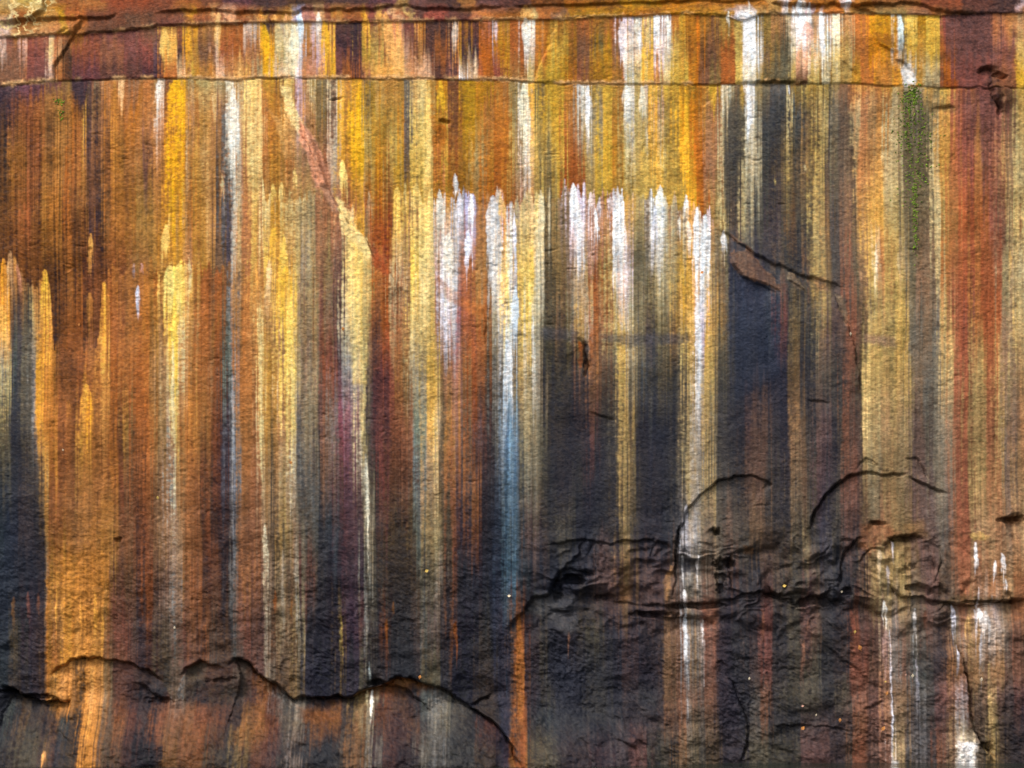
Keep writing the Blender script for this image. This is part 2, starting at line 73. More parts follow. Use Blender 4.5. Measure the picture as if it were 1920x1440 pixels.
(1180,"0:345 18:554 24:874 30:665 40:433 52:745 60:434 70:644 75:323 88:9aa 92:c62 104:887 113:ea6 117:ea3 125:c93 145:c83 152:eb6 155:454 160:ea6 170:c84 183:fb4 187:764 190:ba5 198:865 205:955 240:755 250:555 262:334 273:732 292:544 300:665 315:787 335:665 338:955 350:865 365:a64 372:345 382:a64 398:555 410:643 420:765 425:333 436:677 444:877 455:955 470:444 475:755 480:533 490:755 497:bca 505:333 513:a64 520:554 525:aa8 535:865 545:764 550:a96 560:bb9 566:335 585:224 610:434 630:434 636:ba5 642:323 645:636 665:546 675:a55 680:534 683:778 690:565 700:433 720:a52 727:444 750:444 775:655 790:677 800:777 806:877 825:554 828:333 850:b63 857:334 870:224 895:543 905:443 925:334 930:346 950:346 963:776 968:c63 983:334 1000:433 1015:554 1028:333 1050:433 1066:745 1068:433 1085:543 1100:553 1140:433 1155:334 1168:644 1190:433 1225:433 1247:a74 1262:322 1268:a63 1280:cde 1288:89a 1293:d94 1302:777 1315:bbb 1322:b65 1345:434 1375:444 1400:655 1405:433 1430:a55 1443:444 1475:665 1490:554 1500:755 1530:865 1540:665 1545:444 1592:855 1594:a53 1610:755 1625:744 1640:755 1655:ec9 1665:b9a 1670:777 1685:865 1700:755 1703:887 1710:666 1722:555 1735:a65 1740:655 1760:544 1770:644 1785:887 1792:a98 1800:966 1810:da4 1820:b86 1830:cba 1845:cba 1855:dcb 1870:a98 1880:655 1892:a65 1905:854 1915:543"),
(1255,"0:344 24:654 40:433 52:545 75:323 88:887 92:c62 104:b84 117:ea3 145:c83 152:ea5 170:c84 187:aa5 198:865 240:755 262:334 273:632 300:554 330:777 338:755 365:a64 372:445 382:a64 398:555 420:643 436:566 455:844 475:755 497:9a8 510:444 520:765 545:875 562:676 568:335 585:224 630:323 636:995 642:323 660:435 680:776 690:454 700:433 724:654 727:333 750:333 795:776 826:554 828:334 850:654 857:224 895:543 930:346 950:346 963:665 968:c63 985:334 1015:554 1028:334 1100:444 1155:334 1168:644 1190:434 1247:a74 1262:322 1268:a63 1280:9ab 1290:667 1293:b84 1305:777 1318:bbb 1322:a65 1345:434 1375:444 1400:655 1430:a55 1443:444 1480:554 1500:855 1506:665 1540:444 1594:a54 1625:754 1653:c86 1668:889 1685:965 1700:566 1725:555 1745:545 1770:644 1780:b74 1797:854 1810:b85 1840:976 1860:b85 1880:655 1892:a65 1905:854 1915:543")]
ZD = [
(1260,"0:333 92:433 96:da4 105:ea6 140:fb5 142:344 158:ea5 192:886 215:855 260:655 330:aaa 345:665 385:754 440:777 460:755 480:c73 985:334 1015:554 1028:334 1100:444 1155:334 1168:644 1190:434 1247:a74 1262:322 1268:a63 1280:9ab 1290:667 1293:b84 1305:777 1318:bbb 1322:a65 1345:434 1375:444 1400:655 1430:a55 1443:444 1480:554 1500:855 1506:665 1540:444 1594:a54 1625:754 1653:c86 1668:889 1685:965 1700:566 1725:555 1745:545 1770:644 1780:b74 1797:854 1810:b85 1840:976 1860:b85 1880:655 1892:a65 1905:854 1915:543"),  # dark left end is the shade of the cave, painted in
(1305,"0:333 20:444 28:665 40:876 48:443 92:322 96:da4 100:443 105:ea6 125:e95 140:fb5 142:344 158:ea5 175:fb7 190:e95 192:886 200:ba8 210:765 215:955 235:755 260:544 275:433 292:444 310:433 330:aaa 340:887 348:755 355:444 385:755 390:643 415:553 440:666 460:755 480:b62 500:744 515:bbc 520:888 527:9a9 535:555 552:ccb 562:445 590:445 630:334 645:666 650:545 662:ba6 685:ea6 690:cb9 692:444 697:dda 705:434 713:a43 722:943 740:865 760:544 780:333 795:677 815:9a9 830:aba 845:9a7 852:555 870:445 900:444 920:755 930:457 950:347 965:876 968:c63 985:334 1010:334 1025:554 1040:334 1100:443 1150:334 1168:544 1195:444 1240:434 1252:a74 1263:333 1270:b63 1284:99a 1292:777 1295:964 1310:666 1322:a64 1340:434 1370:434 1390:444 1410:666 1430:a64 1440:444 1465:554 1500:765 1505:665 1535:655 1540:444 1575:665 1592:655 1600:a65 1622:965 1625:755 1645:966 1653:c86 1668:a99 1675:975 1698:a75 1700:555 1710:668 1718:99a 1725:555 1745:545 1760:855 1780:a64 1790:b64 1794:dde 1800:854 1815:754 1820:ca5 1825:655 1840:976 1860:db6 1866:755 1880:545 1905:855 1915:534"),  # dark stops at the far left carry the cave's shade as colour
(1350,"0:444 12:687 20:555 38:865 45:a85 50:654 90:544 105:754 112:887 116:355 140:333 160:b73 170:ea4 190:b73 195:665 205:999 210:555 215:d63 230:a64 245:955 268:556 290:433 295:b65 320:a76 350:b75 370:c65 400:854 430:544 460:c84 480:c73 500:a54 525:777 550:998 562:445 575:a63 600:853 615:a62 640:733 645:555 665:a75 685:b96 697:cca 704:434 715:943 730:744 760:865 790:556 810:889 830:998 850:666 880:444 905:844 930:446 950:347 965:876 968:c63 986:344 1040:444 1100:444 1168:544 1250:964 1263:433 1270:a63 1284:99a 1293:875 1310:666 1322:864 1340:434 1390:444 1410:666 1430:a64 1440:444 1500:655 1535:544 1592:655 1600:a64 1622:744 1645:966 1655:b75 1672:bbb 1678:875 1698:865 1702:445 1720:88a 1728:555 1750:745 1770:644 1780:b84 1793:ddd 1800:743 1816:864 1825:544 1840:765 1857:ca5 1866:544 1905:744 1915:434"),
(1400,"0:444 20:654 40:776 90:545 92:655 100:446 105:854 110:445 130:443 160:433 167:a63 172:e92 192:766 205:776 212:665 225:865 240:744 260:333 290:433 300:433 315:a74 335:964 360:a64 378:a63 400:554 430:555 450:886 462:985 470:555 480:854 500:855 510:755 530:555 552:baa 562:666 570:444 640:555 650:666 665:a75 690:864 695:775 702:aaa 710:434 720:744 750:544 790:888 800:99a 805:9a8 810:666 828:99a 838:666 850:555 870:555 900:654 930:446 950:436 966:c73 987:554 1010:665 1040:544 1080:544 1110:533 1150:656 1180:855 1210:554 1255:443 1270:a74 1285:888 1293:775 1310:555 1325:764 1345:545 1392:545 1400:665 1420:665 1430:776 1440:554 1500:755 1560:544 1590:665 1597:a53 1622:643 1630:644 1650:a65 1672:eee 1680:ba6 1695:b75 1698:556 1720:99b 1725:667 1740:445 1752:a53 1770:545 1778:a74 1792:eee 1795:eda 1825:eed 1828:765 1840:544 1855:cb4 1862:654 1880:433 1910:544")]
RUNS = [
(854,326,350,385,5,'fff',1,1),(643,300,325,390,7,'fd8',1,4),(825,355,400,560,8,'eed',.9,4),(840,436,470,700,10,'eed',1,6),(862,362,385,470,8,'eef',1,-2),(883,362,390,470,7,'fff',1,-1),(878,430,455,540,8,'eef',1,2),(925,366,400,640,13,'ddd',.8,2),(938,366,390,440,8,'fc8',.8,6),(964,398,430,560,5,'eef',1,1),(966,535,580,700,7,'def',.9,-4),(953,636,665,840,7,'fff',1,6),(957,740,900,1300,13,'47a',.6,-4),(957,780,900,1100,5,'8be',.4,-2),
(1015,355,400,640,6,'dda',.9,-3),(1075,343,375,470,10,'fff',1,5),(1085,380,430,560,9,'eee',.9,2),(1117,390,415,480,5,'fff',1,2),(1108,360,375,410,5,'fee',1,0),(1124,368,385,420,4,'fee',.9,0),(1145,368,380,410,5,'edd',.9,1),(1158,371,410,600,11,'fff',1,0),(1173,420,480,660,3,'fee',.9,3),(1238,348,380,490,12,'ffe',.95,-4),(1228,380,430,520,7,'eef',.8,-2),(1286,364,380,405,5,'fff',1,0),(1274,405,420,470,3,'eed',.9,0),(1291,412,435,520,5,'fed',1,6),(1307,387,430,640,7,'fff',1,-3),(1324,401,440,640,10,'fff',1,-8),(1310,560,640,960,6,'eee',.7,-4),(1356,430,450,490,5,'eee',.8,4),
(1101,158,190,280,8,'fff',1,6),(1175,158,180,270,9,'eed',.9,2),(1205,160,190,240,7,'eec',.9,2),(1212,235,260,310,2,'eec',.8,2),(1404,38,60,165,13,'fff',1,2),(1403,156,190,330,7,'fff',1,7),(1410,230,290,420,11,'cca',.7,4),(438,163,215,420,9,'eed',.95,4),(438,300,400,700,5,'ccb',.6,3),(983,153,190,360,9,'ffd',.9,6),(985,34,50,145,8,'eed',1,6),(985,10,25,60,10,'eb7',.6,0),(297,150,165,230,6,'fed',.9,0),(330,150,180,480,15,'fb3',.9,2),(352,240,330,480,3,'eda',.4,0),
(1232,28,45,130,6,'fff',1,4),(1252,28,45,110,5,'ffe',.95,3),(1167,40,60,155,8,'fee',.9,2),(1193,32,48,80,4,'ffe',.9,2),(1199,55,70,110,5,'fff',1,3),(1215,32,60,100,4,'fd9',.9,0),(1687,28,50,120,5,'eff',1,2),(1540,22,45,150,7,'fff',.95,2),(1565,26,50,160,6,'ffd',.8,4),(1497,0,10,80,8,'fff',1,2),(1517,6,20,90,5,'fff',.9,3),(1486,10,25,60,4,'fff',.9,2),(1475,0,10,35,3,'fff',.8,0),(1512,40,60,100,11,'fba',.7,6),(1590,0,6,18,7,'fff',.8,0),(1403,0,12,45,2,'ffe',.8,0),(1365,20,35,60,3,'ffe',.8,0),(563,24,40,100,6,'def',1,0),(598,22,38,90,5,'fed',1,-3),(608,40,60,150,8,'fb4',.9,2),(495,46,70,150,7,'fb3',.9,10),(523,44,70,150,8,'dc9',.8,4),(550,44,80,150,9,'ffd',.8,0),(488,26,36,48,7,'fa6',.8,0),(515,28,38,46,5,'fb7',.8,0),(538,26,38,48,6,'fb8',.8,0),(411,22,60,140,7,'fc8',.6,-6),(853,40,55,110,5,'fed',.6,0),(686,24,50,140,6,'fb5',.7,4),(723,22,60,150,10,'fb7',.7,18),(310,54,80,145,10,'fc7',.8,4),(351,50,70,130,6,'ea4',.8,2),(930,38,55,95,4,'ecc',.9,1),
(1830,1016,1030,1110,5,'fff',1,2),(1878,1036,1050,1105,5,'fff',1,6),(1866,1050,1062,1120,4,'fff',1,-3),(1884,1085,1100,1115,4,'fff',.9,0),(1859,1115,1120,1140,2,'fff',.9,0),(1834,1100,1120,1180,2,'dde',.9,-2),(1675,1014,1020,1052,3,'eef',.8,0),(1665,1060,1070,1110,3,'dcc',.8,2),(1650,1030,1040,1120,4,'fda',.6,-4),(1659,1126,1145,1210,6,'ffe',1,4),(1662,1180,1200,1330,6,'daa',.6,2),(1670,1180,1360,1440,2.2,'eef',.95,4),(1715,1140,1155,1300,3.5,'ccc',.9,3),(1720,1230,1280,1430,3,'aac',.8,2),(1705,1142,1160,1230,3,'987',.8,-3),(1787,1133,1150,1215,5,'dde',1,6),(1795,1208,1230,1400,2.2,'dde',.95,-3),(1838,1140,1150,1190,6,'fff',1,2),(1829,1142,1160,1230,3,'dde',.9,2),(1848,1145,1165,1220,8,'eee',.8,4),(1840,1180,1210,1290,3,'bbc',.9,0),(1865,1130,1150,1220,6,'cbb',.7,8),(1814,1155,1170,1230,5,'fb5',.8,0),(1855,1240,1310,1440,4,'ec6',.7,2),(1286,945,990,1060,8,'ccd',.8,-6),(1304,950,1000,1050,5,'bbb',.6,0),
(1279,1040,1050,1115,3.5,'fff',1,2),(1309,1040,1050,1130,2.2,'fff',1,-1),(1283,1105,1115,1165,5,'fff',1,3),(1284,1150,1165,1340,4,'def',.95,3),(1318,1158,1180,1280,2.4,'ddd',.9,0),(697,1293,1300,1375,3.2,'ffe',.95,3),(688,1294,1300,1350,2.5,'fea',.9,-1),(685,1085,1150,1270,3,'bcb',.7,3),(692,1240,1270,1298,2,'cdd',.8,6),
(20,470,500,620,6,'ca8',.8,-2),(33,495,520,560,5,'c99',.7,8),(85,505,540,720,9,'eb5',.8,2),(2,570,590,700,9,'fb6',.9,4),(172,438,452,545,5,'da6',.9,-3),(168,548,565,660,6,'b85',.8,3),(196,528,560,760,7,'ea5',.85,0),(163,720,745,900,11,'ea5',.9,-4),(170,735,770,860,6,'fa3',.6,-2),(129,750,760,820,4,'c85',.7,0),(312,420,445,540,8,'fc7',.9,-4),(317,400,425,470,3,'fc7',.8,-2),(258,535,550,640,4,'dde',.9,2),(264,493,505,530,3,'dbc',.8,2),(252,493,505,530,3,'bab',.7,0),(320,498,520,640,10,'fe8',.85,-4),(337,494,510,640,10,'fd7',.9,0),(327,540,640,1000,6,'fd6',.9,3),(354,482,510,640,4,'dc9',.7,6),(514,420,450,540,7,'eb5',.9,-4),(534,440,480,600,6,'ec6',.9,2),(506,488,510,620,5,'ec9',.8,-5),(536,500,530,700,11,'eb4',.6,4),(545,560,600,900,8,'fd7',.8,4),(490,560,640,1000,5,'dc8',.7,4),(482,500,530,560,3,'ea6',.8,2),(548,800,900,1100,6,'bca',.6,3),
(325,640,720,1100,3.5,'eea',.9,2),(489,620,700,1040,3.5,'ed9',.9,4),(548,640,720,1100,3.5,'ed8',.85,4),(681,640,760,1010,3.5,'ed9',.9,4),(497,980,1020,1290,5,'cda',.85,6),(686,850,900,1290,4.5,'ddb',.85,6),(556,1000,1050,1300,4,'bba',.75,6),(530,1030,1080,1290,3,'bba',.65,4),(327,880,950,1160,6,'bba',.5,2),(438,700,750,1200,3.5,'abc',.5,2),(95,1402,1412,1450,3.2,'fb7',1,0),(107,1104,1140,1240,2,'fb5',.8,-4),(114,1104,1140,1232,2,'fb5',.8,6),(152,1120,1150,1232,3,'fb5',.8,0),(158,1125,1160,1236,3,'fa5',.8,2),(180,1108,1150,1232,4,'fb4',.7,2),(192,1150,1170,1240,2.5,'eb5',.8,3),(24,1118,1130,1200,3,'a74',.9,0),(54,1108,1125,1200,3,'b66',.8,2),(71,1112,1125,1180,2.5,'a65',.7,1),
(640,1155,1180,1320,3,'cb6',.9,4),(724,1160,1175,1280,3,'b62',.9,3),(737,1127,1140,1200,1.8,'c73',.8,0),(854,1165,1178,1260,4,'c63',.9,2),(517,1105,1125,1220,3,'b63',.9,2),(547,1118,1130,1200,2,'b73',.7,0),(973,1150,1250,1460,8,'d73',.95,5),(1066,1183,1195,1270,1.6,'b76',.9,2),(1429,1142,1155,1300,3,'b65',.9,2),(1597,1142,1160,1240,5,'b54',.8,10),(1506,1200,1215,1290,3,'b76',.8,-2),(1515,1160,1175,1210,3,'b76',.7,0),(1735,1143,1155,1200,3,'a65',.8,0),
(826,150,190,232,9,'eb4',.95,2),(826,232,240,330,10,'b63',.7,4),(832,305,330,380,3,'d86',.8,2),(1481,158,172,182,2,'fff',.8,-1),(1479,176,190,215,5,'cc9',.9,0),(553,316,335,380,4,'ed8',.9,2),(512,345,360,400,5,'ed7',.8,3),(527,343,355,390,5,'fd8',.8,2),(745,350,365,480,6,'fd7',.7,2),(760,342,370,430,3,'fd8',.8,0),(780,343,365,420,7,'fd8',.7,0),(692,357,375,440,4,'cb9',.7,2),(417,325,345,400,3,'dc9',.8,0),(1643,457,480,600,3,'eec',.7,0),(1684,470,485,540,2,'dc9',.6,0),(1895,465,480,560,3,'eb6',.8,0),(1512,306,312,330,2.5,'dc9',.8,0),(1455,332,338,355,2.5,'cb7',.8,0),(997,460,560,760,5,'fd6',.6,-6),(1000,590,640,780,3,'eed',.8,3)]
PATCH = [
([(528,160),(545,165),(552,200),(565,225),(590,262),(575,280),(552,240),(535,205)],'ed9',.85,3),
([(560,222),(590,258),(606,295),(616,335),(619,357),(592,352),(579,300),(562,262)],'d98',1,3),
([(480,165),(492,190),(540,245),(552,300),(535,300),(520,240),(500,200)],'ca7',.4,4),
([(595,345),(615,352),(640,395),(628,400)],'c98',.8,3),
([(630,370),(645,380),(668,430),(690,450),(697,480),(690,486),(660,455),(645,440),(636,400)],'fd9',.95,3),
([(648,440),(692,470),(694,560),(686,720),(662,720),(652,560)],'ed8',.6,5),([(697,455),(712,475),(730,505),(728,520),(700,500)],'b54',.8,3),
([(820,520),(870,560),(910,575),(905,600),(870,580),(835,560)],'c75',.45,5),
([(1372,440),(1382,460),(1370,478),(1372,495),(1395,520),(1440,535),(1466,548),(1452,520),(1425,495),(1412,470),(1395,455)],'976',.85,2),
([(1375,452),(1398,458),(1398,470),(1380,474)],'556',.9,2),
([(1475,508),(1490,512),(1512,546),(1495,541),(1478,525)],'987',.8,2),
([(1366,480),(1395,522),(1440,540),(1462,560),(1462,700),(1375,760),(1368,600)],'346',.55,8),
([(1565,550),(1580,555),(1592,598),(1588,615),(1574,585)],'987',.8,2),
([(1585,590),(1605,600),(1608,640),(1590,740),(1585,700)],'a65',.45,3),
([(1010,614),(1080,620),(1085,642),(1010,636)],'557',.4,6),([(1130,628),(1290,626),(1300,642),(1180,650),(1130,640)],'557',.5,6),
([(1085,640),(1098,645),(1090,690),(1084,690)],'c63',.9,2),([(1093,640),(1104,648),(1100,680),(1092,700)],'322',.8,3),
([(1620,626),(1680,632),(1680,652),(1618,642)],'a87',.75,6),([(1525,520),(1545,520),(1555,545),(1530,545)],'a76',.5,6),
([(1695,118),(1706,122),(1718,145),(1716,158),(1692,158),(1692,135)],'ddd',.8,3),
([(1632,30),(1678,32),(1678,95),(1655,80),(1632,62)],'d92',.75,3),([(1635,60),(1676,66),(1676,92),(1650,78)],'952',.6,3),
([(110,1110),(115,1050),(155,1030),(178,968),(195,938),(212,940),(205,1000),(205,1100)],'c82',.55,5),
([(86,1080),(100,1085),(97,1200),(94,1320),(90,1320)],'c82',.7,3),
([(560,1325),(590,1332),(640,1335),(625,1352),(570,1350)],'b62',.6,6),
([(1395,1025),(1413,1028),(1412,1038),(1396,1038)],'b72',.6,3),
([(1615,985),(1650,975),(1690,1000),(1660,1012),(1630,1040),(1612,1020)],'b62',.6,6),([(1690,985),(1730,975),(1740,1010),(1700,1000)],'972',.6,8),
([(1815,1000),(1840,998),(1855,1005),(1848,1014),(1824,1012)],'da4',.85,2),
([(1795,1390),(1826,1392),(1827,1436),(1791,1436)],'fff',.85,4),([(1671,1425),(1684,1427),(1684,1436),(1671,1436)],'ddd',.8,3),
([(1000,1115),(1050,1110),(1080,1120),(1085,1180),(1060,1190),(1035,1165),(1000,1150),(985,1150)],'667',.55,6),
([(1272,1120),(1345,1125),(1345,1180),(1320,1165)],'b53',.3,6),([(1320,1140),(1340,1135),(1342,1178),(1325,1168)],'b64',.7,3),
([(1163,1095),(1185,1098),(1185,1128),(1160,1128)],'b73',.6,4),([(1243,1095),(1256,1060),(1262,1062),(1255,1120),(1248,1130)],'c83',.6,3),
([(1275,1045),(1308,1048),(1306,1075),(1280,1072)],'334',.7,3),([(1448,60),(1486,70),(1486,140),(1445,150)],'665',.45,6),
([(1860,1090),(1885,1095),(1880,1128),(1845,1125)],'c73',.5,5),([(1790,1115),(1880,1120),(1880,1132),(1760,1134)],'651',.7,4),([(1900,1080),(1920,1080),(1920,1160),(1905,1165)],'b63',.7,4),
([(1692,172),(1724,168),(1744,210),(1742,330),(1728,500),(1706,500),(1696,330)],'564',.65,12),([(1440,144),(1520,150),(1500,158),(1440,157)],'451',.6,4),([(1770,150),(1795,150),(1795,166),(1768,164)],'a51',.7,4),
([(1855,130),(1880,128),(1870,160),(1885,215),(1862,200),(1850,160)],'532',.6,4),([(1866,160),(1905,170),(1905,200),(1875,190)],'753',.5,6),([(1835,125),(1875,122),(1872,132),(1830,140)],'532',.6,4),
([(1740,190),(1800,198),(1790,210),(1745,208)],'653',.5,4),([(1885,970),(1920,966),(1920,980),(1890,985)],'a62',.7,4),
([(590,160),(605,165),(608,180),(600,215),(588,205)],'572',.45,5)]
G = lambda *p: list(p)
LIPS = [
(LAB[:8], .01, 20, .025, 1.8, .0),(LAB[7:], .0, 20, .014, 1.6, 0),(LBC, .0, 20, .014, 1.6, 0),
([(0,48),(35,42),(85,37),(160,38),(205,37),(228,20)], .05, 14, .05, 2.4, .02),([(95,66),(135,55),(145,40),(155,38)], .03, 20, .02, 2, .01),([(40,25),(60,40),(85,20),(88,0)], .02, 20, .02, 2, .01),
([(290,27),(340,22),(400,22),(440,26),(480,25),(540,27),(575,20),(640,19),(700,19),(725,14),(760,13),(800,17),(870,17),(960,12)], .035, 10, .03, 1.8, .01),
([(960,11),(1080,10),(1200,6),(1300,3),(1440,3)], .035, 12, .035, 1.8, .01),([(1440,4),(1500,10),(1600,11),(1680,9),(1720,8),(1745,20),(1780,26),(1830,28)], .05, 14, .05, 2.2, .02),
([(1600,8),(1625,22),(1650,27)], .05, 10, .04, 2, .01),
(CUTS[0][::-1], -.05, 30, .03, 2.2, 0),(CUTS[1][::-1], .03, 30, .015, 1.8, 0),([(1630,70),(1650,80),(1675,95),(1680,110),(1700,120),(1718,155)], .05, 25, .01, 2, .01),([(1578,115),(1600,130),(1612,152)], .02, 20, .015, 1.8, 0),
([(1380,158),(1440,154),(1520,156)], .04, 10, .03, 2.2, 0),
([(1345,162),(1335,185),(1312,200)], .02, 18, .01, 1.6, 0),
([(0,1288),(25,1291),(55,1310),(90,1317),(105,1312),(110,1316),(142,1313)], .26, 50, .12, 3.5, .04),
([(92,1268),(110,1252),(130,1240),(155,1234),(190,1235),(240,1244),(280,1258),(310,1282)], .07, 40, .08, 2.2, .02),
([(255,1275),(275,1290),(300,1308),(328,1322)], .07, 24, .05, 3, .02),
([(335,1272),(350,1253),(375,1242),(400,1245),(425,1258)], .09, 36, .04, 2.4, .03),
([(428,1250),(440,1236),(455,1236),(475,1250),(485,1265),(500,1272),(525,1290),(552,1312),(560,1308),(620,1307),(660,1307),(672,1297),(700,1290),(712,1286),(728,1280),(745,1270),(765,1272),(800,1285),(830,1292),(855,1310),(880,1322),(910,1342),(935,1360),(950,1380),(965,1410),(985,1440)], .15, 50, .10, 2.8, .03),
([(700,1262),(725,1284),(760,1294),(790,1315),(815,1345)], .08, 26, .06, 3, .02),([(880,1322),(905,1310),(925,1304)], .03, 20, .05, 2.5, 0),
([(110,1360),(125,1378),(160,1398)], .06, 22, .05, 2.5, .02),([(940,1372),(960,1400),(975,1440)], .05, 20, .05, 2.5, 0),
([(755,1392),(780,1396),(802,1408)], .04, 16, .03, 1.8, .01),([(945,1178),(965,1166),(985,1145),(998,1122),(1028,1116),(1038,1088),(1050,1074),(1065,1068)], .10, 40, .07, 3.2, .03),
([(1045,1072),(1070,1065),(1100,1072),(1120,1080)], .10, 26, .05, 4, .02),
([(1015,1022),(1050,1017),(1100,1013),(1140,1020),(1180,1013),(1220,1012),(1250,1020),(1268,1038)], .05, 22, .03, 2.2, .02),
([(1262,1080),(1268,1030),(1272,1000),(1285,965),(1305,940),(1325,918),(1350,902),(1380,894),(1410,892),(1435,900),(1454,911)], .06, 40, .10, 1.7, .01),
([(1505,992),(1520,990),(1528,960),(1540,940),(1560,915),(1590,895),(1615,885),(1635,884),(1655,892),(1690,890),(1706,893)], .06, 40, .12, 2.2, .01),
([(1618,857),(1640,870),(1655,888)], .03, 20, .025, 1.6, 0),([(1695,858),(1720,860),(1735,885),(1742,900)], .03, 20, .02, 1.6, 0),([(1700,893),(1728,906),(1750,915),(1782,926)], .05, 26, .07, 1.8, .01),([(1695,860),(1718,858),(1730,872),(1742,902)], .02, 20, .05, 1.5, 0),([(1600,884),(1625,858),(1640,866),(1660,890)], .02, 14, .04, 1.5, 0),
([(1572,1105),(1578,1060),(1590,1028),(1612,1010),(1625,1005)], .10, 40, .11, 2.6, .02),([(1570,1016),(1590,1011),(1606,1014)], .04, 16, .03, 2, 0),
([(1650,1030),(1680,1008),(1715,1003),(1738,1016)], .12, 30, .12, 3.0, .02),([(1738,1016),(1765,1025),(1768,1050),(1755,1090),(1790,1130)], .05, 26, .06, 2, .01),([(1630,975),(1640,980),(1668,984)], .05, 16, .04, 2.4, .01),
([(1740,1016),(1752,1050),(1755,1080)], .05, 24, .03, 2.4, 0),
([(1120,1118),(1150,1128),(1200,1133),(1250,1137),(1290,1132),(1340,1130),(1375,1122),(1400,1112),(1430,1110),(1470,1125),(1500,1120)], .07, 14, .05, 2.2, .02),
([(1200,1142),(1230,1152),(1260,1158),(1300,1159),(1325,1162),(1345,1178)], .12, 22, .06, 3, .03),([(1262,1045),(1268,1085),(1258,1125)], -.06, 20, .04, 2.4, .02),
([(1345,1045),(1370,1040),(1365,1070),(1380,1120)], -.06, 26, .04, 3, 0),
([(1440,1090),(1455,1120),(1500,1110),(1540,1120),(1560,1100)], .09, 26, .05, 3.5, .03),
([(1665,1085),(1680,1108),(1700,1120),(1730,1118),(1750,1128),(1790,1132),(1850,1133),(1885,1128),(1925,1122)], .13, 34, .05, 2.6, .03),
([(1788,1200),(1800,1222),(1812,1270),(1818,1330),(1825,1370),(1845,1405),(1870,1425)], -.12, 40, .06, 2.6, .0),
([(1885,1105),(1908,1128),(1925,1125)], .05, 20, .04, 2, 0),
([(1335,1242),(1350,1238),(1365,1252)], .02, 18, .03, 1.6, 0),([(1358,1262),(1375,1285),(1385,1310),(1400,1350),(1404,1372),(1396,1410),(1386,1436)], -.06, 30, .06, 2.4, 0),
([(1190,1380),(1210,1395),(1215,1436)], .04, 24, .03, 2, 0),([(1120,1360),(1160,1380),(1190,1400),(1212,1436)], .06, 26, .03, 2.2, .01),([(1080,1370),(1100,1390),(1108,1436)], .04, 20, .03, 2, 0),
([(1830,135),(1850,128),(1872,130)], .08, 22, .06, 3.4, .02),([(1885,216),(1866,190),(1858,160),(1872,140)], -.09, 26, .03, 2.6, 0),([(1880,975),(1900,968),(1925,964)], .12, 30, .05, 4, .02),
([(1745,205),(1785,200),(1800,206)], .03, 12, .03, 2.6, 0),([(820,228),(845,227)], .03, 10, .04, 2.6, 0),([(613,187),(628,186),(645,184)], .015, 8, .03, 2, 0),
([(488,165),(525,190),(545,230),(580,275),(605,320),(617,355),(640,400),(665,432),(690,450),(700,480),(730,512),(765,548)], -.05, 40, .008, 1.8, 0),
([(552,155),(575,215),(598,262),(612,300),(620,345)], .03, 14, .006, 1.8, 0),
([(1345,425),(1375,445),(1410,470),(1440,490),(1480,505),(1520,520),(1590,540)], .05, 22, .02, 2.2, .02),([(1370,455),(1371,490),(1395,521),(1440,538),(1463,552)], .05, 30, .01, 2, .01),
([(1562,545),(1575,580),(1600,640),(1612,700),(1612,740)], -.04, 30, .02, 2.2, 0),([(1083,632),(1100,645),(1104,690),(1098,710)], .08, 14, .06, 4, .02),
([(905,575),(912,600),(914,660)], .02, 12, .03, 2.4, 0),([(385,1052),(360,1045),(320,1050),(290,1080)], .0, 12, .0, 2, 0),([(95,1015),(112,1030),(118,1050)], .02, 14, .02, 1.8, 0),
([(215,1012),(232,1010)], .05, 10, .04, 2.4, 0),([(1335,990),(1342,1000),(1348,994)], .05, 10, .06, 5, .01),([(1440,903),(1450,912)], .04, 12, .03, 2, 0),
([(965,372),(1000,376)], 0, 10, .0, 2, 0),([(1515,751),(1535,752),(1560,754)], .03, 14, .02, 1.8, 0),([(1100,772),(1140,782),(1160,790)], .03, 14, .02, 1.8, 0),
([(1450,1362),(1520,1360),(1600,1368)], .04, 20, .02, 2, .01),([(1610,1330),(1650,1318),(1665,1314)], .05, 16, .03, 2.2, .01),([(1545,1205),(1600,1250),(1645,1290)], .05, 26, .02, 2, .02)]
HOLLOWS = [(1072,1086,34,14,.35),(1045,1105,12,22,.2),(1362,1060,28,15,.35),(1352,1090,12,26,.2),(1300,1136,62,8,.3),(1230,1152,50,7,.25),(1525,1128,50,13,.3),(1450,1116,22,10,.22),(1345,996,6,8,.15),(1900,975,28,8,.3),(1850,1129,70,5,.15),(60,1307,44,7,.3),(20,1296,30,5,.2),(705,1279,20,9,.25),(1872,143,18,8,.15),(1876,195,9,22,.1),(1690,1010,30,7,.2),(1645,980,14,5,.15),(1590,1112,14,10,.15),(1725,1105,40,12,.18),(1700,1065,20,12,.08),(1100,690,8,26,.1),(1130,1120,30,8,.15),(300,1312,26,8,.14),(1848,1400,22,14,.15),(415,1275,30,10,.12)]
RAISED = [([(-20,-20),(88,-20),(84,20),(60,38),(0,46),(-20,46)], .03, 5),([(130,66),(160,40),(150,24),(140,40),(118,66)], .03, 6),([(1372,440),(1395,455),(1425,495),(1466,548),(1440,535),(1395,520),(1372,495)], .03, 4),([(1475,508),(1490,512),(1512,546),(1478,525)], .03, 3),([(565,228),(590,262),(615,335),(617,357),(598,350),(572,265)], .05, 8)]
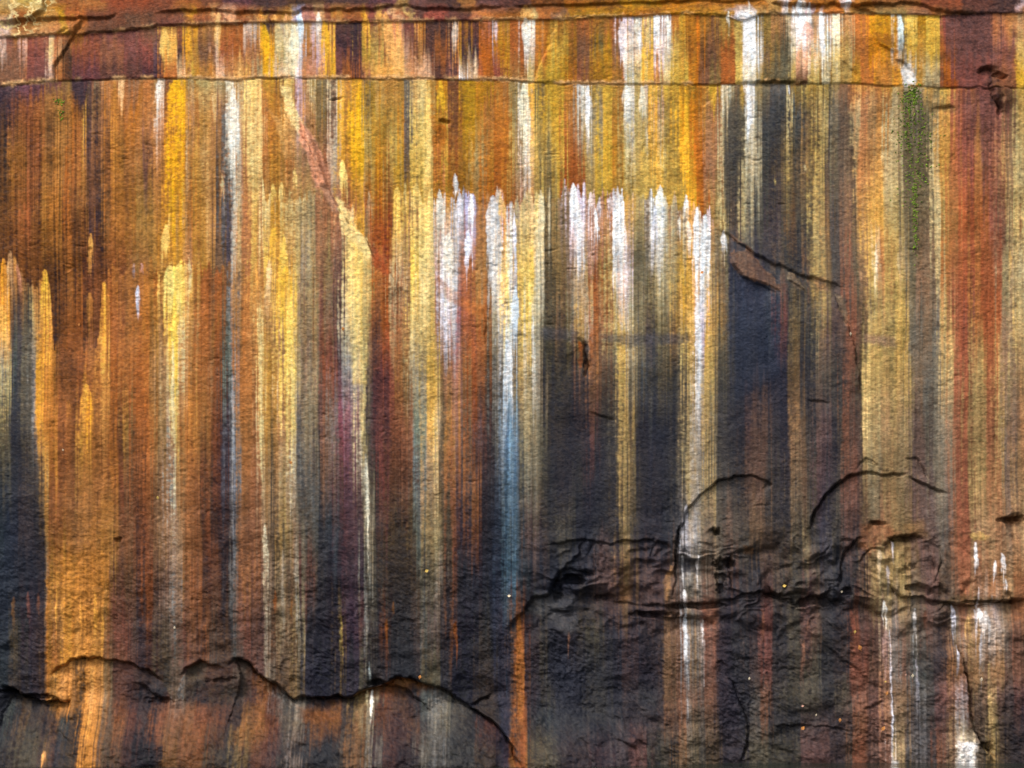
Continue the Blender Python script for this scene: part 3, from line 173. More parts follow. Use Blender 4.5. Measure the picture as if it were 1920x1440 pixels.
MOSS = [([(1711,176,8,10,150),(1704,200,6,14,90),(1716,235,20,28,190),(1718,310,17,36,170),(1716,375,2.5,26,110),(1716,440,2.5,26,60),(1700,250,3,12,30)],'bright green moss running down the dark wet streak below the seam at upper right'),
([(112,190,5,3,40),(114,215,3,8,26)],'small green moss patch below the seam at upper left')]
LEAVES = [
(1471,1098,7,'yellow',80,'yellow leaf high on the dark rock left of the hollow, above a mossy recess'),(1576,1109,6,'pale',70,'pale leaf on dark rock beside the crack left of the seeping ledge'),
(1601,1183,6,'yellow',5,'round yellow leaf near the top of the wide rust-brown streak'),(1611,1213,10,'orange',-25,'slender orange leaf pointing down on the rust-brown streak, below a yellow one'),
(1698,1264,4.5,'pink',10,'tiny dull pink leaf just left of a pale yellow leaf beside the blue-grey streak'),(1710,1266,6.5,'pale',0,'pale yellow leaf on the blue-grey streak, right of a tiny pink one'),
(1659,1277,4,'yellow',60,'tiny yellow fleck of leaf on the salmon streak beside the thin white run'),(1663,1298,7,'orange',10,'orange leaf on the salmon streak just left of the thin white run'),
(1503,1322,5,'pink',75,'small pinkish leaf on dark ribbed rock, upper one of two'),(1530,1340,4,'pale',20,'tiny whitish leaf fleck alone on dark ribbed rock'),
(1574,1349,7,'orange',0,'upright orange leaf beside the vertical crack left of the rust-brown streak'),(1505,1365,8,'orange',40,'larger orange-pink leaf on the lower ribbed rock near the water'),
(1655,1364,9,'orange',30,'largest orange leaf, low on the wall left of the thin white run'),(1839,1273,7,'pale',10,'pale yellow leaf under the white crust, right of the dark joint'),
(1404,1270,5,'pale',15,'small whitish leaf left of the thin red streak above the curved crack'),(787,1267,7,'orange',10,'single orange leaf just above the dark arching crack'),
(954,1117,6,'pale',88,'pale leaf lying flat on the blue streak, left of the dark hollow'),(327,1176,5,'pale',20,'small white leaf on the grey-green streak above the left arch'),
(295,932,6,'yellow',-10,'small yellow leaf on the reddish rock left of the long cream streak'),(546,866,6,'orange',0,'small orange leaf on the pale yellow-green streaks'),
(800,1069,7,'yellow',60,'yellow curled leaf at the foot of the tan streak'),(643,617,7,'orange',-20,'orange leaf fleck on the edge of the purple band beside the yellow run'),
(1316,510,6,'orange',60,'small orange leaf stuck on the brightest white run'),(1593,625,6,'pale',-10,'whitish leaf on the red streak beside the dark crevice'),
(147,607,5,'orange',0,'tiny orange leaf on the purple-brown rock at the left'),(119,843,4,'pale',-20,'tiny pale leaf on the brown rock right of the bright orange band')]
# ------------------------------------------------------------------ survey grid
def axis(lo, hi, step, lo2, hi2):
    mid = np.arange(lo, hi, step); a = [mid[0]]; st = step
    while a[-1] > lo2: st = min(st * 1.18, 60); a.append(a[-1] - st)
    b = [mid[-1]]; st = step
    while b[-1] < hi2: st = min(st * 1.18, 60); b.append(b[-1] + st)
    return np.concatenate([a[::-1][:-1], mid, b[1:]])
gx = axis(-14, 1936, STEP, -1500, 3400)
gy = axis(-14, 1450, STEP, -2600, 1530)
NX, NY = len(gx), len(gy)
X, Y = np.meshgrid(gx.astype(np.float32), gy.astype(np.float32))

def noise(x, y, sx, sy, seed):
    x = x / sx + 1000.37; y = y / sy + 1000.71
    G = np.random.RandomState(seed).rand(512, 512).astype(np.float32)
    ix = np.floor(x).astype(np.int32); iy = np.floor(y).astype(np.int32)
    fx = (x - ix).astype(np.float32); fy = (y - iy).astype(np.float32)
    fx = fx * fx * (3 - 2 * fx); fy = fy * fy * (3 - 2 * fy)
    a = G[iy & 511, ix & 511]; b = G[iy & 511, (ix + 1) & 511]; c = G[(iy + 1) & 511, ix & 511]; d = G[(iy + 1) & 511, (ix + 1) & 511]
    return (a + (b - a) * fx) * (1 - fy) + (c + (d - c) * fx) * fy
def fbm(x, y, sx, sy, seed, n=3):
    t = 0; k = 1.0; s = 0
    for i in range(n):
        t = t + k * noise(x, y, sx, sy, seed + i * 17); s += k; k *= 0.55; sx /= 2.03; sy /= 1.97
    return t / s
def sst(x, a, b):
    t = np.clip((x - a) / (b - a), 0, 1); return t * t * (3 - 2 * t)
def line(pts, x):
    p = np.array(pts, float); return np.interp(x, p[:, 0], p[:, 1])

# fold the survey outside the frame back on itself so the wall goes on
def fold(v, lo, hi):
    L = hi - lo; t = np.mod(v - lo, 2 * L); return lo + np.where(t > L, 2 * L - t, t)
XF = fold(X, 0, 1919).astype(np.float32); YF = np.where(Y < 0, fold(Y * 0.35, 0, 900), Y).astype(np.float32)

wob = (fbm(X, Y, 90, 60, 3) - .5)
rough = (fbm(X, Y, 9, 7, 5) - .5)
# ------------------------------------------------------------------ stain colours
def s2l(c): return np.where(c <= .04045, c / 12.92, ((c + .055) / 1.055) ** 2.4)
def hexc(h):                                                     # field notes -> pigment: tame the eye's habit of overstating hue
    r, g, b = [int(ch, 16) / 15 for ch in h]
    L = .3 * r + .59 * g + .11 * b; Lp = L ** (1.36 - .3 * L); q = Lp / max(L, .01)
    V = (r - g) * q; U = ((r + g) / 2 - b) * q
    V = .42 * math.tanh(V / .42) if V > 0 else V * (.35 if U > 0 else .9)
    U = U * (1.24 - .22 * Lp) if U > 0 else U * .75
    U += .07 * max(0, 1 - abs(Lp - .48) / .34) if V > -.02 else 0
    V += .02 * (.03 < U and Lp < .8)
    V = max(V, .34 * U) if U > 0 else V
    if V > .07 and U > .05: V += .03 * max(0, 1 - abs(Lp - .36) / .26)
    if Lp < .28: V *= .8
    G = Lp - .355 * V + .11 * U
    return s2l(np.clip(np.array([G + V, G, G + V / 2 - U]), .02, 1))
def parse(row, sg=3.1, blend=.14):
    it = [a.split(':') for a in row.split()]
    xs = [float(a[0]) for a in it]; cs = [hexc(a[1]) for a in it]
    P = np.zeros((1920, 3)); order = np.argsort(xs, kind='stable')
    xs = [xs[i] for i in order] + [1920]; cs = [cs[i] for i in order]
    for i, c in enumerate(cs): P[int(xs[i]):max(int(xs[i + 1]), int(xs[i]) + 1)] = c
    k = np.exp(-0.5 * (np.arange(-9, 10) / sg) ** 2); k /= k.sum()
    Q = np.pad(P, ((9, 9), (0, 0)), 'edge')
    nar = np.stack([np.convolve(Q[:, j], k, 'valid') for j in range(3)], 1)
    kw = np.exp(-0.5 * (np.arange(-60, 61) / 22.) ** 2); kw /= kw.sum(); QW = np.pad(P, ((60, 60), (0, 0)), 'edge')
    wid = np.stack([np.convolve(QW[:, j], kw, 'valid') for j in range(3)], 1)
    return (nar + (wid - nar) * blend).astype(np.float32)
def zone(rows, xw, yw):
    ys = np.array([r[0] for r in rows], float); T = np.stack([parse(r[1], 4.6 if r[0] >= 690 else (2.6 if r[0] < 150 else 3.2), .05 if r[0] < 150 else (.26 if r[0] >= 890 else .16)) for r in rows])
    r = np.interp(yw, ys, np.arange(len(ys))).astype(np.float32)
    i = np.minimum(r.astype(np.int32), len(ys) - 1); j = np.minimum(i + 1, len(ys) - 1); f = (r - i)[..., None]
    xx = np.clip(xw, 0, 1918.9); k = xx.astype(np.int32); g = (xx - k)[..., None]
    lo = T[i, k] * (1 - g) + T[i, k + 1] * g; hi = T[j, k] * (1 - g) + T[j, k + 1] * g
    return lo * (1 - f) + hi * f

streak = noise(X, Y, 3.2, 260, 11) - .5
streak2 = noise(X, Y, 9, 420, 12) - .5
fine = fbm(X, Y, 4.5, 7.5, 13, 2) - .5
grit = noise(X + Y * .35, Y, 5.5, 2.6, 15) - .5
lean = (noise(X, Y, 300, 500, 21) - .5) * 8
hairj = (noise(X, Y, 2.5, 170, 24) - .5) * 19 + (noise(X, Y, 6.5, 330, 25) - .5) * 14 + (noise(X, Y, 60, 190, 26) - .5) * 7
xw = XF + hairj + lean + fine * 9 + grit * 3 + (noise(X, Y, 30, 70, 22) - .5) * 5
yw = YF + streak * 70 + streak2 * 60 + fine * 14
xa = XF + (fbm(X, Y, 22, 16, 31) - .5) * 34 + fine * 8; ya = YF + wob * 14
CA = zone(ZA, xa, ya)
CB = zone(ZB, xw - fine * 4, YF + streak * 40 + fine * 10)
C1 = zone(ZC1, xw, yw)
C2 = zone(ZC2, xw, yw)
mD = (1 - sst(X, 930, 985)) * np.clip(1.1 - sst(X, 80, 110) * (1 - sst(X, 200, 240)), .1, 1)
CD = zone(ZD, xw + mD * (fbm(X, Y, 46, 34, 33, 3) - .5) * 26, YF + streak * 24 + mD * (fbm(X, Y, 40, 30, 34, 3) - .5) * 50)
lAB = line(LAB, XF) + wob * 3; lBC = line(LBC, XF) + wob * 3
# seep line: jagged tongues
tip = np.abs(noise(X, Y * 0, 9, 9, 41) - .5) * 90 + np.abs(noise(X, Y * 0, 4, 9, 42) - .5) * 35
seep = line(SEEP, XF) + 26 - tip
lD = line(LD, XF) + wob * 4
def mix(A, B, m): return A + (B - A) * m[..., None]
C = mix(C1, C2, sst(YF + fine * 10 + grit * 6, seep - 3, seep + 7))
C = mix(C, CD, sst(YF, lD - 2, lD + 3))
C = mix(CB, C, sst(YF, lBC - 1.5, lBC + 1.5))
C = mix(CA, C, sst(YF, lAB - 1.5, lAB + 1.5))
# pale crust on the bedding seams
seamcol = hexc('eb8').astype(np.float32)
for ln, wdt, k in ((lBC, 3.5, .75), (lAB, 3, .4)):
    m = np.exp(-((YF - ln + 3 + fine * 8) / wdt) ** 2) * sst(noise(X, Y, 26, 300, 51), .3, .5) * k * (XF < 1500)
    C = mix(C, seamcol[None, None], m)

# ------- single runs of mineral: x, y_tip, y_full, y_end, halfwidth, colour, strength, drift
def win(x0, x1, y0, y1):
    i0, i1 = np.searchsorted(gx, [x0, x1]); j0, j1 = np.searchsorted(gy, [y0, y1]); return slice(j0, j1), slice(i0, i1)
brush = fbm(X, Y, 2.6, 60, 61, 2)
for (x, yt, yf, ye, hw, h, a, dr) in RUNS:
    wsl = win(x - hw * 2 - 14 - abs(dr), x + hw * 2 + 14 + abs(dr), yt - 8, ye + 8)
    xs, ys = X[wsl], Y[wsl]
    t = np.clip((ys - yt) / max(ye - yt, 1), 0, 1)
    cx = x + dr * t + (noise(xs, ys, 400, 55, int(x)) - .5) * 3
    g = np.clip((ys - yt) / max(yf - yt, 1), 0, 1)
    half = hw * (.82 if h in ('fff', 'eef', 'ffe') else 1) * np.sqrt(g) * (0.85 + .35 * noise(xs, ys, 300, 40, int(x) + 5))
    d = np.abs(xs - cx + fine[wsl] * 4)
    m = sst(half - d, -1.2, 2.0) * (ys > yt)
    fade = 1 - sst(t, (yf - yt) / max(ye - yt, 1) * .8, 1.02)
    b = brush[wsl]
    m = m * a * np.clip(fade * 1.25 - (b - .30) * (1.0 - fade) * 2.2 - np.maximum(b - .45, 0) * 2.8 * (1 - .7 * np.exp(-t * 5)), 0, 1)
    C[wsl] = mix(C[wsl], hexc(h).astype(np.float32)[None, None], m)

def inside(poly, xs, ys):
    r = np.zeros(xs.shape, bool); n = len(poly)
    for i in range(n):
        (x1, y1), (x2, y2) = poly[i], poly[(i + 1) % n]
        if y1 == y2: continue
        c = ((y1 > ys) != (y2 > ys)) & (xs < (x2 - x1) * (ys - y1) / (y2 - y1) + x1); r ^= c
    return r
def segdist(pts, xs, ys):
    best = np.full(xs.shape, 1e9, np.float32); sg = np.zeros(xs.shape, np.float32); tt = np.zeros(xs.shape, np.float32)
    tot = 0; Ls = [math.dist(pts[i], pts[i + 1]) for i in range(len(pts) - 1)]; T = sum(Ls)
    for i in range(len(pts) - 1):
        (x1, y1), (x2, y2) = pts[i], pts[i + 1]; dx, dy = x2 - x1, y2 - y1; L2 = dx * dx + dy * dy
        t = np.clip(((xs - x1) * dx + (ys - y1) * dy) / L2, 0, 1)
        d = np.hypot(xs - x1 - t * dx, ys - y1 - t * dy); cr = dx * (ys - y1) - dy * (xs - x1)
        m = d < best; best = np.where(m, d, best); sg = np.where(m, np.sign(cr), sg); tt = np.where(m, (tot + t * Ls[i]) / T, tt)
        tot += Ls[i]
    return best, sg, tt, T
for poly, h, a, soft in PATCH:
    px = [p[0] for p in poly]; py = [p[1] for p in poly]
    wsl = win(min(px) - 12, max(px) + 12, min(py) - 12, max(py) + 12)
    xs = X[wsl] + fine[wsl] * 8; ys = Y[wsl] + grit[wsl] * 4
    ins = inside(poly, xs, ys); d = segdist(poly + [poly[0]], xs, ys)[0] * np.where(ins, 1, -1)
    m = sst(d, -soft, soft) * a * (0.75 + .5 * (noise(X[wsl], Y[wsl], 5, 30, 71)))
    C[wsl] = mix(C[wsl], hexc(h).astype(np.float32)[None, None], np.clip(m, 0, 1))

# lichen on the pale block, top left
lm = sst(fbm(X, Y, 16, 12, 81, 3), .47, .5) * (1 - sst(fbm(X, Y, 16, 12, 81, 3), .56, .6)) * sst(-(XF + YF * .8), -130, -90) * (YF < lAB)
C = mix(C, hexc('ed9').astype(np.float32)[None, None], lm * .8)
# long brushing, mottling and grit
lowm = sst(YF, 150, 190)
mot = sst(X, 1030, 1080) * (1 - sst(YF, lBC - 3, lBC)); hair = (1 - sst(X, 190, 240)) * sst(YF, 190, 230) * (1 - sst(YF, 560, 700))
k = 1 + mot * .8 * (fbm(X, Y, 24, 15, 99, 3) - .5) + hair * (.25 - .55 * sst(noise(X, Y, 2.1, 240, 100), .35, .75)) + (.42 * (noise(X, Y, 2.6, 130, 91) - .5) + .26 * (noise(X, Y, 7, 260, 92) - .5)) * (.4 + .6 * lowm) + .22 * (fbm(X, Y, 60, 40, 93) - .5) + .55 * grit + .5 * fine
dk = 1 - sst(C.mean(-1), .02, .16)
k = k + dk * (1.1 * (fbm(X, Y - X * .6, 5, 3.2, 97, 2) - .45) + .5 * (fbm(X, Y, 34, 26, 98, 3) - .5))
C = C * np.clip(k, .3, 1.9)[..., None]
hue = (noise(X, Y, 5, 90, 94) - .5) * .14 + (noise(X, Y, 4, 4, 95) - .5) * .16
C[..., 0] *= 1 + hue; C[..., 2] *= 1 - hue
gl = noise(X, Y, 26, 400, 101)[..., None]
# iron wash over the left third, manganese stain right of the middle
grey = C @ np.array([.3, .55, .15]); mid = sst(grey, .012, .06) * (1 - sst(grey, .30, .55))
iron = (1 - sst(X + streak * 60, 420, 640)) * sst(YF, lBC, lBC + 40) * (1 - .5 * sst(Y, 900, 1200)) * mid
left = (1 - sst(X + streak * 20, 66, 90)) * sst(YF + streak * 120, 520, 640)
iron = iron * (1 - left) * (1 - .85 * sst(C[..., 2] - C[..., 0] * .72, -.004, .012)) * (.55 + .9 * noise(X, Y, 24, 300, 121))
C = C + (grey[..., None] * np.array([2.0, .68, .14]) - C) * np.clip(.42 * iron, 0, .6)[..., None]
sx_ = X + streak * 26 + fine * 14
mn = np.maximum(sst(sx_, 1340, 1372) * (1 - sst(sx_, 1560, 1640)) * sst(YF, lBC, lBC + 60), sst(sx_, 1008, 1040) * (1 - sst(sx_, 1590, 1650)) * sst(Y + streak * 90, 590, 700))
mn = np.maximum(mn, left)
mn = mn * (1 - .75 * sst(grey, .16, .34)) * (1 - .45 * sst(Y, 1120, 1200)) * (1 - .5 * sst(X, 1370, 1420) * sst(Y, 760, 900)) * (.75 + .5 * noise(X, Y, 14, 300, 123))
C = C + (np.array([.007, .0115, .024]) + C * .30 + grey[..., None] * np.array([.12, .10, .08]) - C) * np.clip(.62 * mn, 0, .85)[..., None]
ora = sst(sx_, 84, 96) * (1 - sst(sx_, 196, 214)) * sst(Y + wob * 60, 980, 1080) * sst(grey, .05, .14)
C = C + (grey[..., None] * np.array([1.45, .50, .03]) - C) * (.6 * ora * (.4 + 1.1 * noise(X, Y, 7, 160, 131)))[..., None]
vivid = .0 * sst(YF, lBC, lBC + 30) * (1 - sst(Y, 800, 1000)) * (1 - sst(X, 1320, 1400)) + .04
C = np.clip(C + (C - grey[..., None]) * vivid[..., None], 0, 1.3)
# the wall is made duller and darker towards the foot and to the right
grey = C @ np.array([.3, .55, .15])
dD = sst(YF, lD - 2, lD + 6) * (1 - .75 * sst(X, 90, 94) * (1 - sst(X, 196, 206))) * (1 - sst(X, 950, 990)); dM = sst(X, 1335, 1375) * (1 - sst(X, 1590, 1640)) * sst(YF, 190, 380) * (1 - sst(Y, 880, 1000)); dull = sst(Y, 560, 840) * sst(X, 940, 1060); dull2 = sst(Y, 760, 1000) * (1 - sst(X, 940, 1060)); dull3 = sst(X, 1440, 1640) * (1 - sst(Y, 560, 840)) * lowm
C = C + (grey[..., None] * np.array([1.17, .965, .87]) - C) * (.02 + .30 * dull + .10 * dull2 + .16 * dull3 + .10 * dD)[..., None]
wht = sst(grey, .45, .62)
C = C * (1 - np.minimum(.20 * dull + (.30 + .16 * sst(X, 540, 620)) * dull2 * (1 - ora) + .02 * dull3 + .24 * dD, .54) * (1 - wht))[..., None]
C = C + (1 - sst(C.mean(-1), .01, .06))[..., None] * np.array([-.001, .0005, .006])
C = C * (1 + .07 * (1 - sst(Y, 500, 900)))[..., None]
C = np.clip(C / WHITE, .006, .92)

# ------------------------------------------------------------------ relief (metres, positive = out of the wall)
H = np.zeros_like(X)
H += .30 * (fbm(X, Y, 700, 500, 201) - .5) + .10 * (fbm(X, Y, 160, 120, 203, 3) - .5)
dark = sst(YF, 850, 1250)
H += (.03 + .08 * dark) * (fbm(X + 30 * wob, Y, 60, 38, 207, 3) - .5)
wx = X + wob * 14; sl = Y - X * .45
rip = 1 - np.abs(2 * fbm(wx, sl + wob * 14, 11, 8.5, 211, 3) - 1)
H += (.0030 + .0060 * dark) * (rip - .6) * 2 * (.5 + noise(X, Y, 90, 70, 221))
pit = fbm(X + wob * 40, Y - X * .6 + wob * 14, 6.5, 5, 215, 2)
H += (.0038 + .0074 * dark) * (pit - .5) * 2 * (.35 + 1.3 * noise(X, Y, 120, 80, 219))
H += (.0035 + .002 * dark) * grit
H -= .012 * sst(fbm(X, Y, 22, 9, 217, 2), .77, .84) * sst(noise(X, Y, 150, 110, 218), .5, .8)
H *= .35 + .65 * sst(YF, 120, 300)
knob = sst(Y, 985, 1040) * (1 - sst(Y, 1150, 1230)) * sst(X, 960, 1060) * (1 - sst(X, 1780, 1850))
kn = fbm(X + wob * 90, Y + wob * 60, 70, 44, 231, 3); H += knob * (.40 * (kn - .5) - .10 * sst(kn, .56, .66) * noise(X, Y, 80, 60, 232))
low = sst(Y, 1290, 1330) * (1 - sst(X, 1500, 1600)); H += low * .16 * (fbm(X + wob * 40, Y - X * .3, 70, 34, 241, 4) - .5)
# beds: ledge over slab over wall
ledge = 1 - sst(YF, lAB - 2, lAB + 2.5); slab = 1 - sst(YF, lBC - 2, lBC + 2)
H += .03 * ledge + .018 * slab
H += np.where(Y < 0, np.clip(-Y, 0, 3000) * .0002, 0)
# foot of the cliff stands further out on the left
H += .60 * (1 - sst(X, 1050, 1420)) * sst(Y, 1290, 1440)
for (pts, step, rec, groove, gw, lip) in LIPS:
    px = [p[0] for p in pts]; py = [p[1] for p in pts]; R = max(rec * 2.5, 40)
    wsl = win(min(px) - R, max(px) + R, min(py) - R, max(py) + R)
    xs = X[wsl] + (fbm(X[wsl], Y[wsl], 16, 16, 301, 3) - .5) * 9; ys = Y[wsl] + (fbm(X[wsl], Y[wsl], 16, 16, 302, 3) - .5) * 9
    d, sg, t, T = segdist(pts, xs, ys)
    e = sst(t * T, 0, min(30, T * .3)) * sst((1 - t) * T, 0, min(30, T * .3))
    e = e * (.5 + .9 * noise(X[wsl], Y[wsl], 34, 34, 303))
    s = d * sg
    h = -step * sst(s, -1.0, 2.2) * np.exp(-np.maximum(s, 0) / rec) + lip * np.exp(-np.maximum(-s, 0) / 16) * (s <= 0) * np.where(s <= 0, 1, 0)
    h += lip * (s > 0) * np.exp(-np.maximum(s, 0) / 3.0)
    h -= groove * np.exp(-(s / gw) ** 2)
    H[wsl] += h * e
for (hx, hy, rx, ry, dp) in HOLLOWS:
    wsl = win(hx - rx * 1.6, hx + rx * 1.6, hy - ry * 1.6 - 6, hy + ry * 1.6 + 6)
    xs, ys = X[wsl], Y[wsl]
    rr = np.hypot((xs - hx) / rx, (ys - hy) / ry) + (fbm(xs, ys, 14, 9, 311, 3) - .5) * 1.3
    H[wsl] -= .5 * dp * sst(1 - rr, 0, .7) * (.6 + .8 * noise(xs, ys, 12, 8, 312))
for poly, dz, soft in RAISED:
    px = [p[0] for p in poly]; py = [p[1] for p in poly]
    wsl = win(min(px) - 12, max(px) + 12, min(py) - 12, max(py) + 12)
    xs = X[wsl]; ys = Y[wsl]
    d = segdist(poly + [poly[0]], xs, ys)[0] * np.where(inside(poly, xs, ys), 1, -1)
    H[wsl] += dz * sst(d, -1, soft)

# ------------------------------------------------------------------ rock material
def rock_mat():
    m = bpy.data.materials.new('stained_sandstone'); m.use_nodes = True; n = m.node_tree; L = n.links
    b = n.nodes['Principled BSDF']
    at = n.nodes.new('ShaderNodeAttribute'); at.attribute_name = 'stain'
    tc = n.nodes.new('ShaderNodeTexCoord')
    mp = n.nodes.new('ShaderNodeMapping'); mp.inputs['Scale'].default_value = (1, 1, 1.3); mp.inputs['Rotation'].default_value = (0, .25, 0)
    L.new(tc.outputs['Object'], mp.inputs['Vector'])
    n1 = n.nodes.new('ShaderNodeTexNoise'); n1.inputs['Scale'].default_value = 48; n1.inputs['Detail'].default_value = 3; n1.inputs['Roughness'].default_value = .6
    n2 = n.nodes.new('ShaderNodeTexNoise'); n2.inputs['Scale'].default_value = 19; n2.inputs['Detail'].default_value = 5; n2.inputs['Roughness'].default_value = .62
    for q in (n1, n2): L.new(mp.outputs[0], q.inputs['Vector'])
    mr = n.nodes.new('ShaderNodeMapRange'); mr.inputs[1].default_value = .3; mr.inputs[2].default_value = .7; mr.inputs[3].default_value = .80; mr.inputs[4].default_value = 1.20
    L.new(n1.outputs[0], mr.inputs[0])
    mul = n.nodes.new('ShaderNodeVectorMath'); mul.operation = 'SCALE'
    L.new(at.outputs['Color'], mul.inputs[0]); L.new(mr.outputs[0], mul.inputs['Scale'])
    L.new(mul.outputs[0], b.inputs['Base Color'])
    bu = n.nodes.new('ShaderNodeBump'); bu.inputs['Strength'].default_value = .55; bu.inputs['Distance'].default_value = .03
    L.new(n2.outputs[0], bu.inputs['Height']); L.new(bu.outputs[0], b.inputs['Normal'])
    r2 = n.nodes.new('ShaderNodeMapRange'); r2.inputs[3].default_value = .5; r2.inputs[4].default_value = .85
    L.new(n2.outputs[0], r2.inputs[0]); L.new(r2.outputs[0], b.inputs['Roughness'])
    b.inputs['Specular IOR Level'].default_value = .16
    return m
ROCK = rock_mat()

# ------------------------------------------------------------------ cut the survey into the pieces of rock that the joints part
fx = (gx[:-1] + gx[1:]) / 2; fy = (gy[:-1] + gy[1:]) / 2
FX, FY = np.meshgrid(fx, fy)
lab = np.zeros(FX.shape, np.int32)
lab[FY > line(LD, FX)] = 1
lab[FY < line(LBC, FX)] = 2
for i, cut in enumerate(CUTS):                                   # joints that cross the slab bed
    p = sorted(cut, key=lambda q: q[1]); cx = np.interp(FY, [q[1] for q in p], [q[0] for q in p])
    lab[(FY < line(LBC, FX)) & (FX > cx)] = 3 + i
NB = 3 + len(CUTS)
lab[FY < line(LAB, FX)] = NB
for i, cx in enumerate(LEDGECUTS): lab[(FY < line(LAB, FX)) & (FX > cx)] = NB + 1 + i
for i, sp in enumerate(SPLITD): lab[(FY > line(LD, FX)) & (FX > sp)] = 100 + i
FOOT0 = 50
P3 = np.stack([(X - WX) * M, -H, (WZ - Y) * M], -1).reshape(-1, 3).astype(np.float32)
CC = np.concatenate([C.reshape(-1, 3), np.ones((NX * NY, 1))], 1).astype(np.float32)
J, I = np.meshgrid(np.arange(NY - 1), np.arange(NX - 1), indexing='ij')
A = J * NX + I; QUAD = np.stack([A, A + NX, A + NX + 1, A + 1], -1).reshape(-1, 4)
def piece(l, name, parent=None, label=None):
    q = QUAD[(lab == l).ravel()]
    u, inv = np.unique(q, return_inverse=True); inv = inv.reshape(-1, 4)
    me = bpy.data.meshes.new(name)
    me.vertices.add(len(u)); me.vertices.foreach_set('co', P3[u].ravel())
    me.loops.add(inv.size); me.loops.foreach_set('vertex_index', inv.ravel().astype(np.int32))
    me.polygons.add(len(inv)); me.polygons.foreach_set('loop_start', np.arange(0, inv.size, 4, dtype=np.int32))
    me.update(calc_edges=True); me.polygons.foreach_set('use_smooth', np.ones(len(inv), bool))
    ca = me.color_attributes.new('stain', 'FLOAT_COLOR', 'POINT'); ca.data.foreach_set('color', CC[u].ravel())
    me.materials.append(ROCK); me.update()
    o = bpy.data.objects.new(name, me); COL.objects.link(o)
    if parent: o.parent = parent
    if label: o['label'] = label
    return o
cliff = piece(0, 'cliff_face'); cliff['kind'] = 'structure'
cliff['label'] = 'tall sandstone cliff face streaked orange, yellow, white and black by seeping minerals'
for l in np.unique(lab):
    if l == 0: continue
    nm = 'cliff_foot' if (l == 1 or l >= 100) else ('rock_slab' if l < NB else 'rock_ledge')
    piece(l, nm, cliff, PIECE_LABEL.get(int(l)))

def surf(x, y):
    j = min(max(np.searchsorted(gy, y), 1), NY - 1); i = min(max(np.searchsorted(gx, x), 1), NX - 1)
    return Vector(P3[j * NX + i])

# ------------------------------------------------------------------ water
def plain(name, col, rough=.5, spec=.5):
    m = bpy.data.materials.new(name); m.use_nodes = True; b = m.node_tree.nodes['Principled BSDF']
    b.inputs['Base Color'].default_value = (*col, 1); b.inputs['Roughness'].default_value = rough; b.inputs['Specular IOR Level'].default_value = spec
    return m, m.node_tree, b
wm, wn, wb = plain('lake_water', (.012, .016, .012), .07, .5)
tcw = wn.nodes.new('ShaderNodeTexCoord'); nw = wn.nodes.new('ShaderNodeTexNoise'); nw.inputs['Scale'].default_value = 3.0; nw.inputs['Detail'].default_value = 4
bw = wn.nodes.new('ShaderNodeBump'); bw.inputs['Strength'].default_value = .5; bw.inputs['Distance'].default_value = .12
wn.links.new(tcw.outputs['Object'], nw.inputs['Vector']); wn.links.new(nw.outputs[0], bw.inputs['Height']); wn.links.new(bw.outputs[0], wb.inputs['Normal'])
me = bpy.data.meshes.new('lake_water')
me.from_pydata([(-800, -1500, 0), (800, -1500, 0), (800, 2, 0), (-800, 2, 0)], [], [(0, 1, 2, 3)])
me.materials.append(wm); lw = bpy.data.objects.new('lake_water', me); COL.objects.link(lw); lw['kind'] = 'structure'; lw['label'] = 'dark calm lake water at the foot of the cliff'

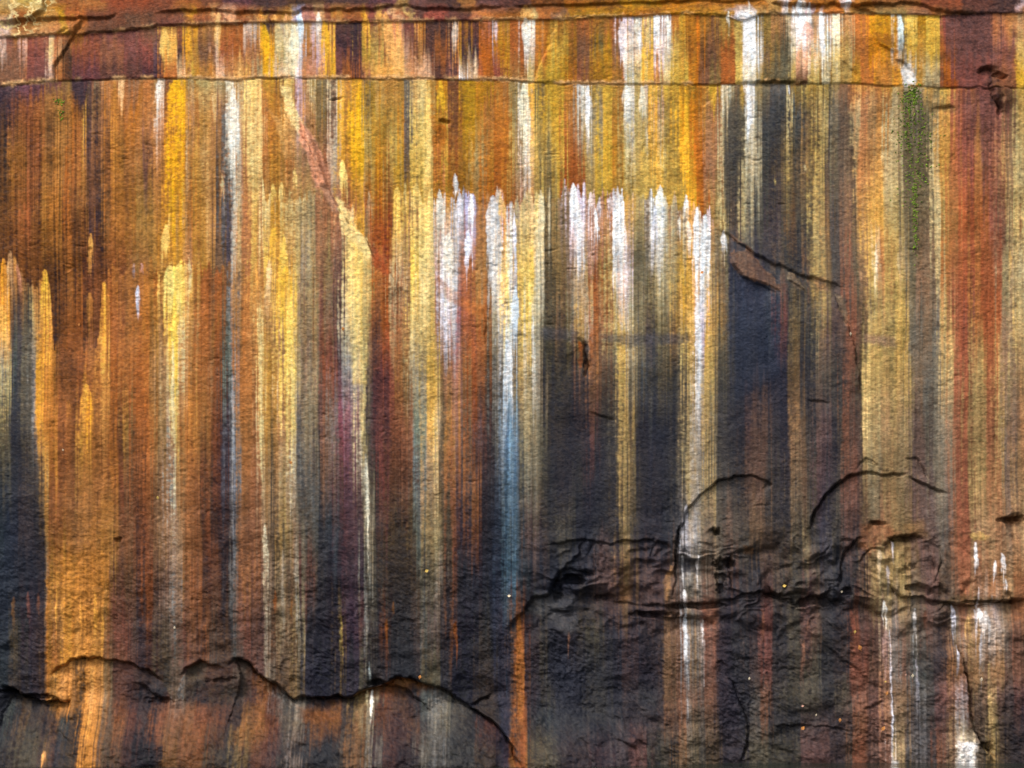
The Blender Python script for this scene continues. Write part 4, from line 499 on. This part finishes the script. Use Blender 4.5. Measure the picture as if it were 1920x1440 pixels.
# ------------------------------------------------------------------ moss under the seep, upper right
mm, mn, mb = plain('moss', (.10, .17, .02), .9, .1)
oi = mn.nodes.new('ShaderNodeTexCoord'); nn = mn.nodes.new('ShaderNodeTexNoise'); nn.inputs['Scale'].default_value = 18
cr = mn.nodes.new('ShaderNodeValToRGB'); cr.color_ramp.elements[0].color = (.05, .075, .015, 1); cr.color_ramp.elements[1].color = (.20, .31, .03, 1)
cr.color_ramp.elements[0].position = .35; cr.color_ramp.elements[1].position = .65
mn.links.new(oi.outputs['Object'], nn.inputs['Vector']); mn.links.new(nn.outputs[0], cr.inputs[0]); mn.links.new(cr.outputs[0], mb.inputs['Base Color'])
rng = np.random.RandomState(5)
def moss(name, spots, label):
    V = []; F = []
    for (cx, cy, sx, sy, n) in spots:
        for k in range(n):
            x = cx + rng.randn() * sx; y = cy + rng.randn() * sy
            p = surf(x, y); r = rng.uniform(.006, .016); a0 = rng.uniform(0, 6.28); b = len(V)
            nb = 5
            V.append((p.x, p.y - r * .9, p.z + r * .1))
            for q in range(nb):
                a = a0 + q * 2 * math.pi / nb; rr = r * rng.uniform(.7, 1.3)
                V.append((p.x + math.cos(a) * rr, p.y + .002, p.z + math.sin(a) * rr))
            for q in range(nb): F.append((b, b + 1 + (q + 1) % nb, b + 1 + q))
    me = bpy.data.meshes.new(name); me.from_pydata(V, [], F); me.materials.append(mm)
    o = bpy.data.objects.new(name, me); COL.objects.link(o); o['kind'] = 'stuff'; o['label'] = label; o['category'] = 'moss'
for sp, lb in MOSS: moss('moss', sp, lb)

# ------------------------------------------------------------------ fallen leaves stuck to the wall
LM = {}
for key, c in dict(yellow=(.75, .50, .12), orange=(.75, .30, .08), pale=(.80, .66, .45), pink=(.62, .33, .24)).items():
    LM[key] = plain(key + '_leaf', c, .6, .3)[0]
def leaf_mesh(col, seed):
    r = random.Random(seed); n = 7; V = []; F = []
    for i in range(n + 1):
        t = i / n; wdt = .5 * math.sin(math.pi * t ** .8) * (1 + r.uniform(-.1, .1)) * .8; z = t - .5
        V += [(-wdt, .10 * wdt - .1 * math.sin(t * 3), z), (0, .0 - .1 * math.sin(t * 3) + .06, z), (wdt, .12 * wdt - .12 * math.sin(t * 3), z)]
    for i in range(n):
        a = i * 3; F += [(a, a + 1, a + 4, a + 3), (a + 1, a + 2, a + 5, a + 4)]
    b = len(V); V += [(-.02, .05, -.5), (.02, .05, -.5), (.03, .0, -.8), (0, .0, -.8)]; F.append((b, b + 1, b + 2, b + 3))
    me = bpy.data.meshes.new('fallen_leaf'); me.from_pydata(V, [], F); me.materials.append(LM[col]); return me
for i, (x, y, s, col, rot, lb) in enumerate(LEAVES):
    o = bpy.data.objects.new('fallen_leaf', leaf_mesh(col, i)); COL.objects.link(o)
    p = surf(x, y); o.location = (p.x, p.y - .022, p.z); o.rotation_euler = (.2, math.radians(rot), .2); o.scale = (s * M,) * 3
    so = o.modifiers.new('thickness', 'SOLIDIFY'); so.thickness = .04
    o['label'] = lb; o['category'] = 'leaf'; o['group'] = 'fallen leaves stuck to the cliff'
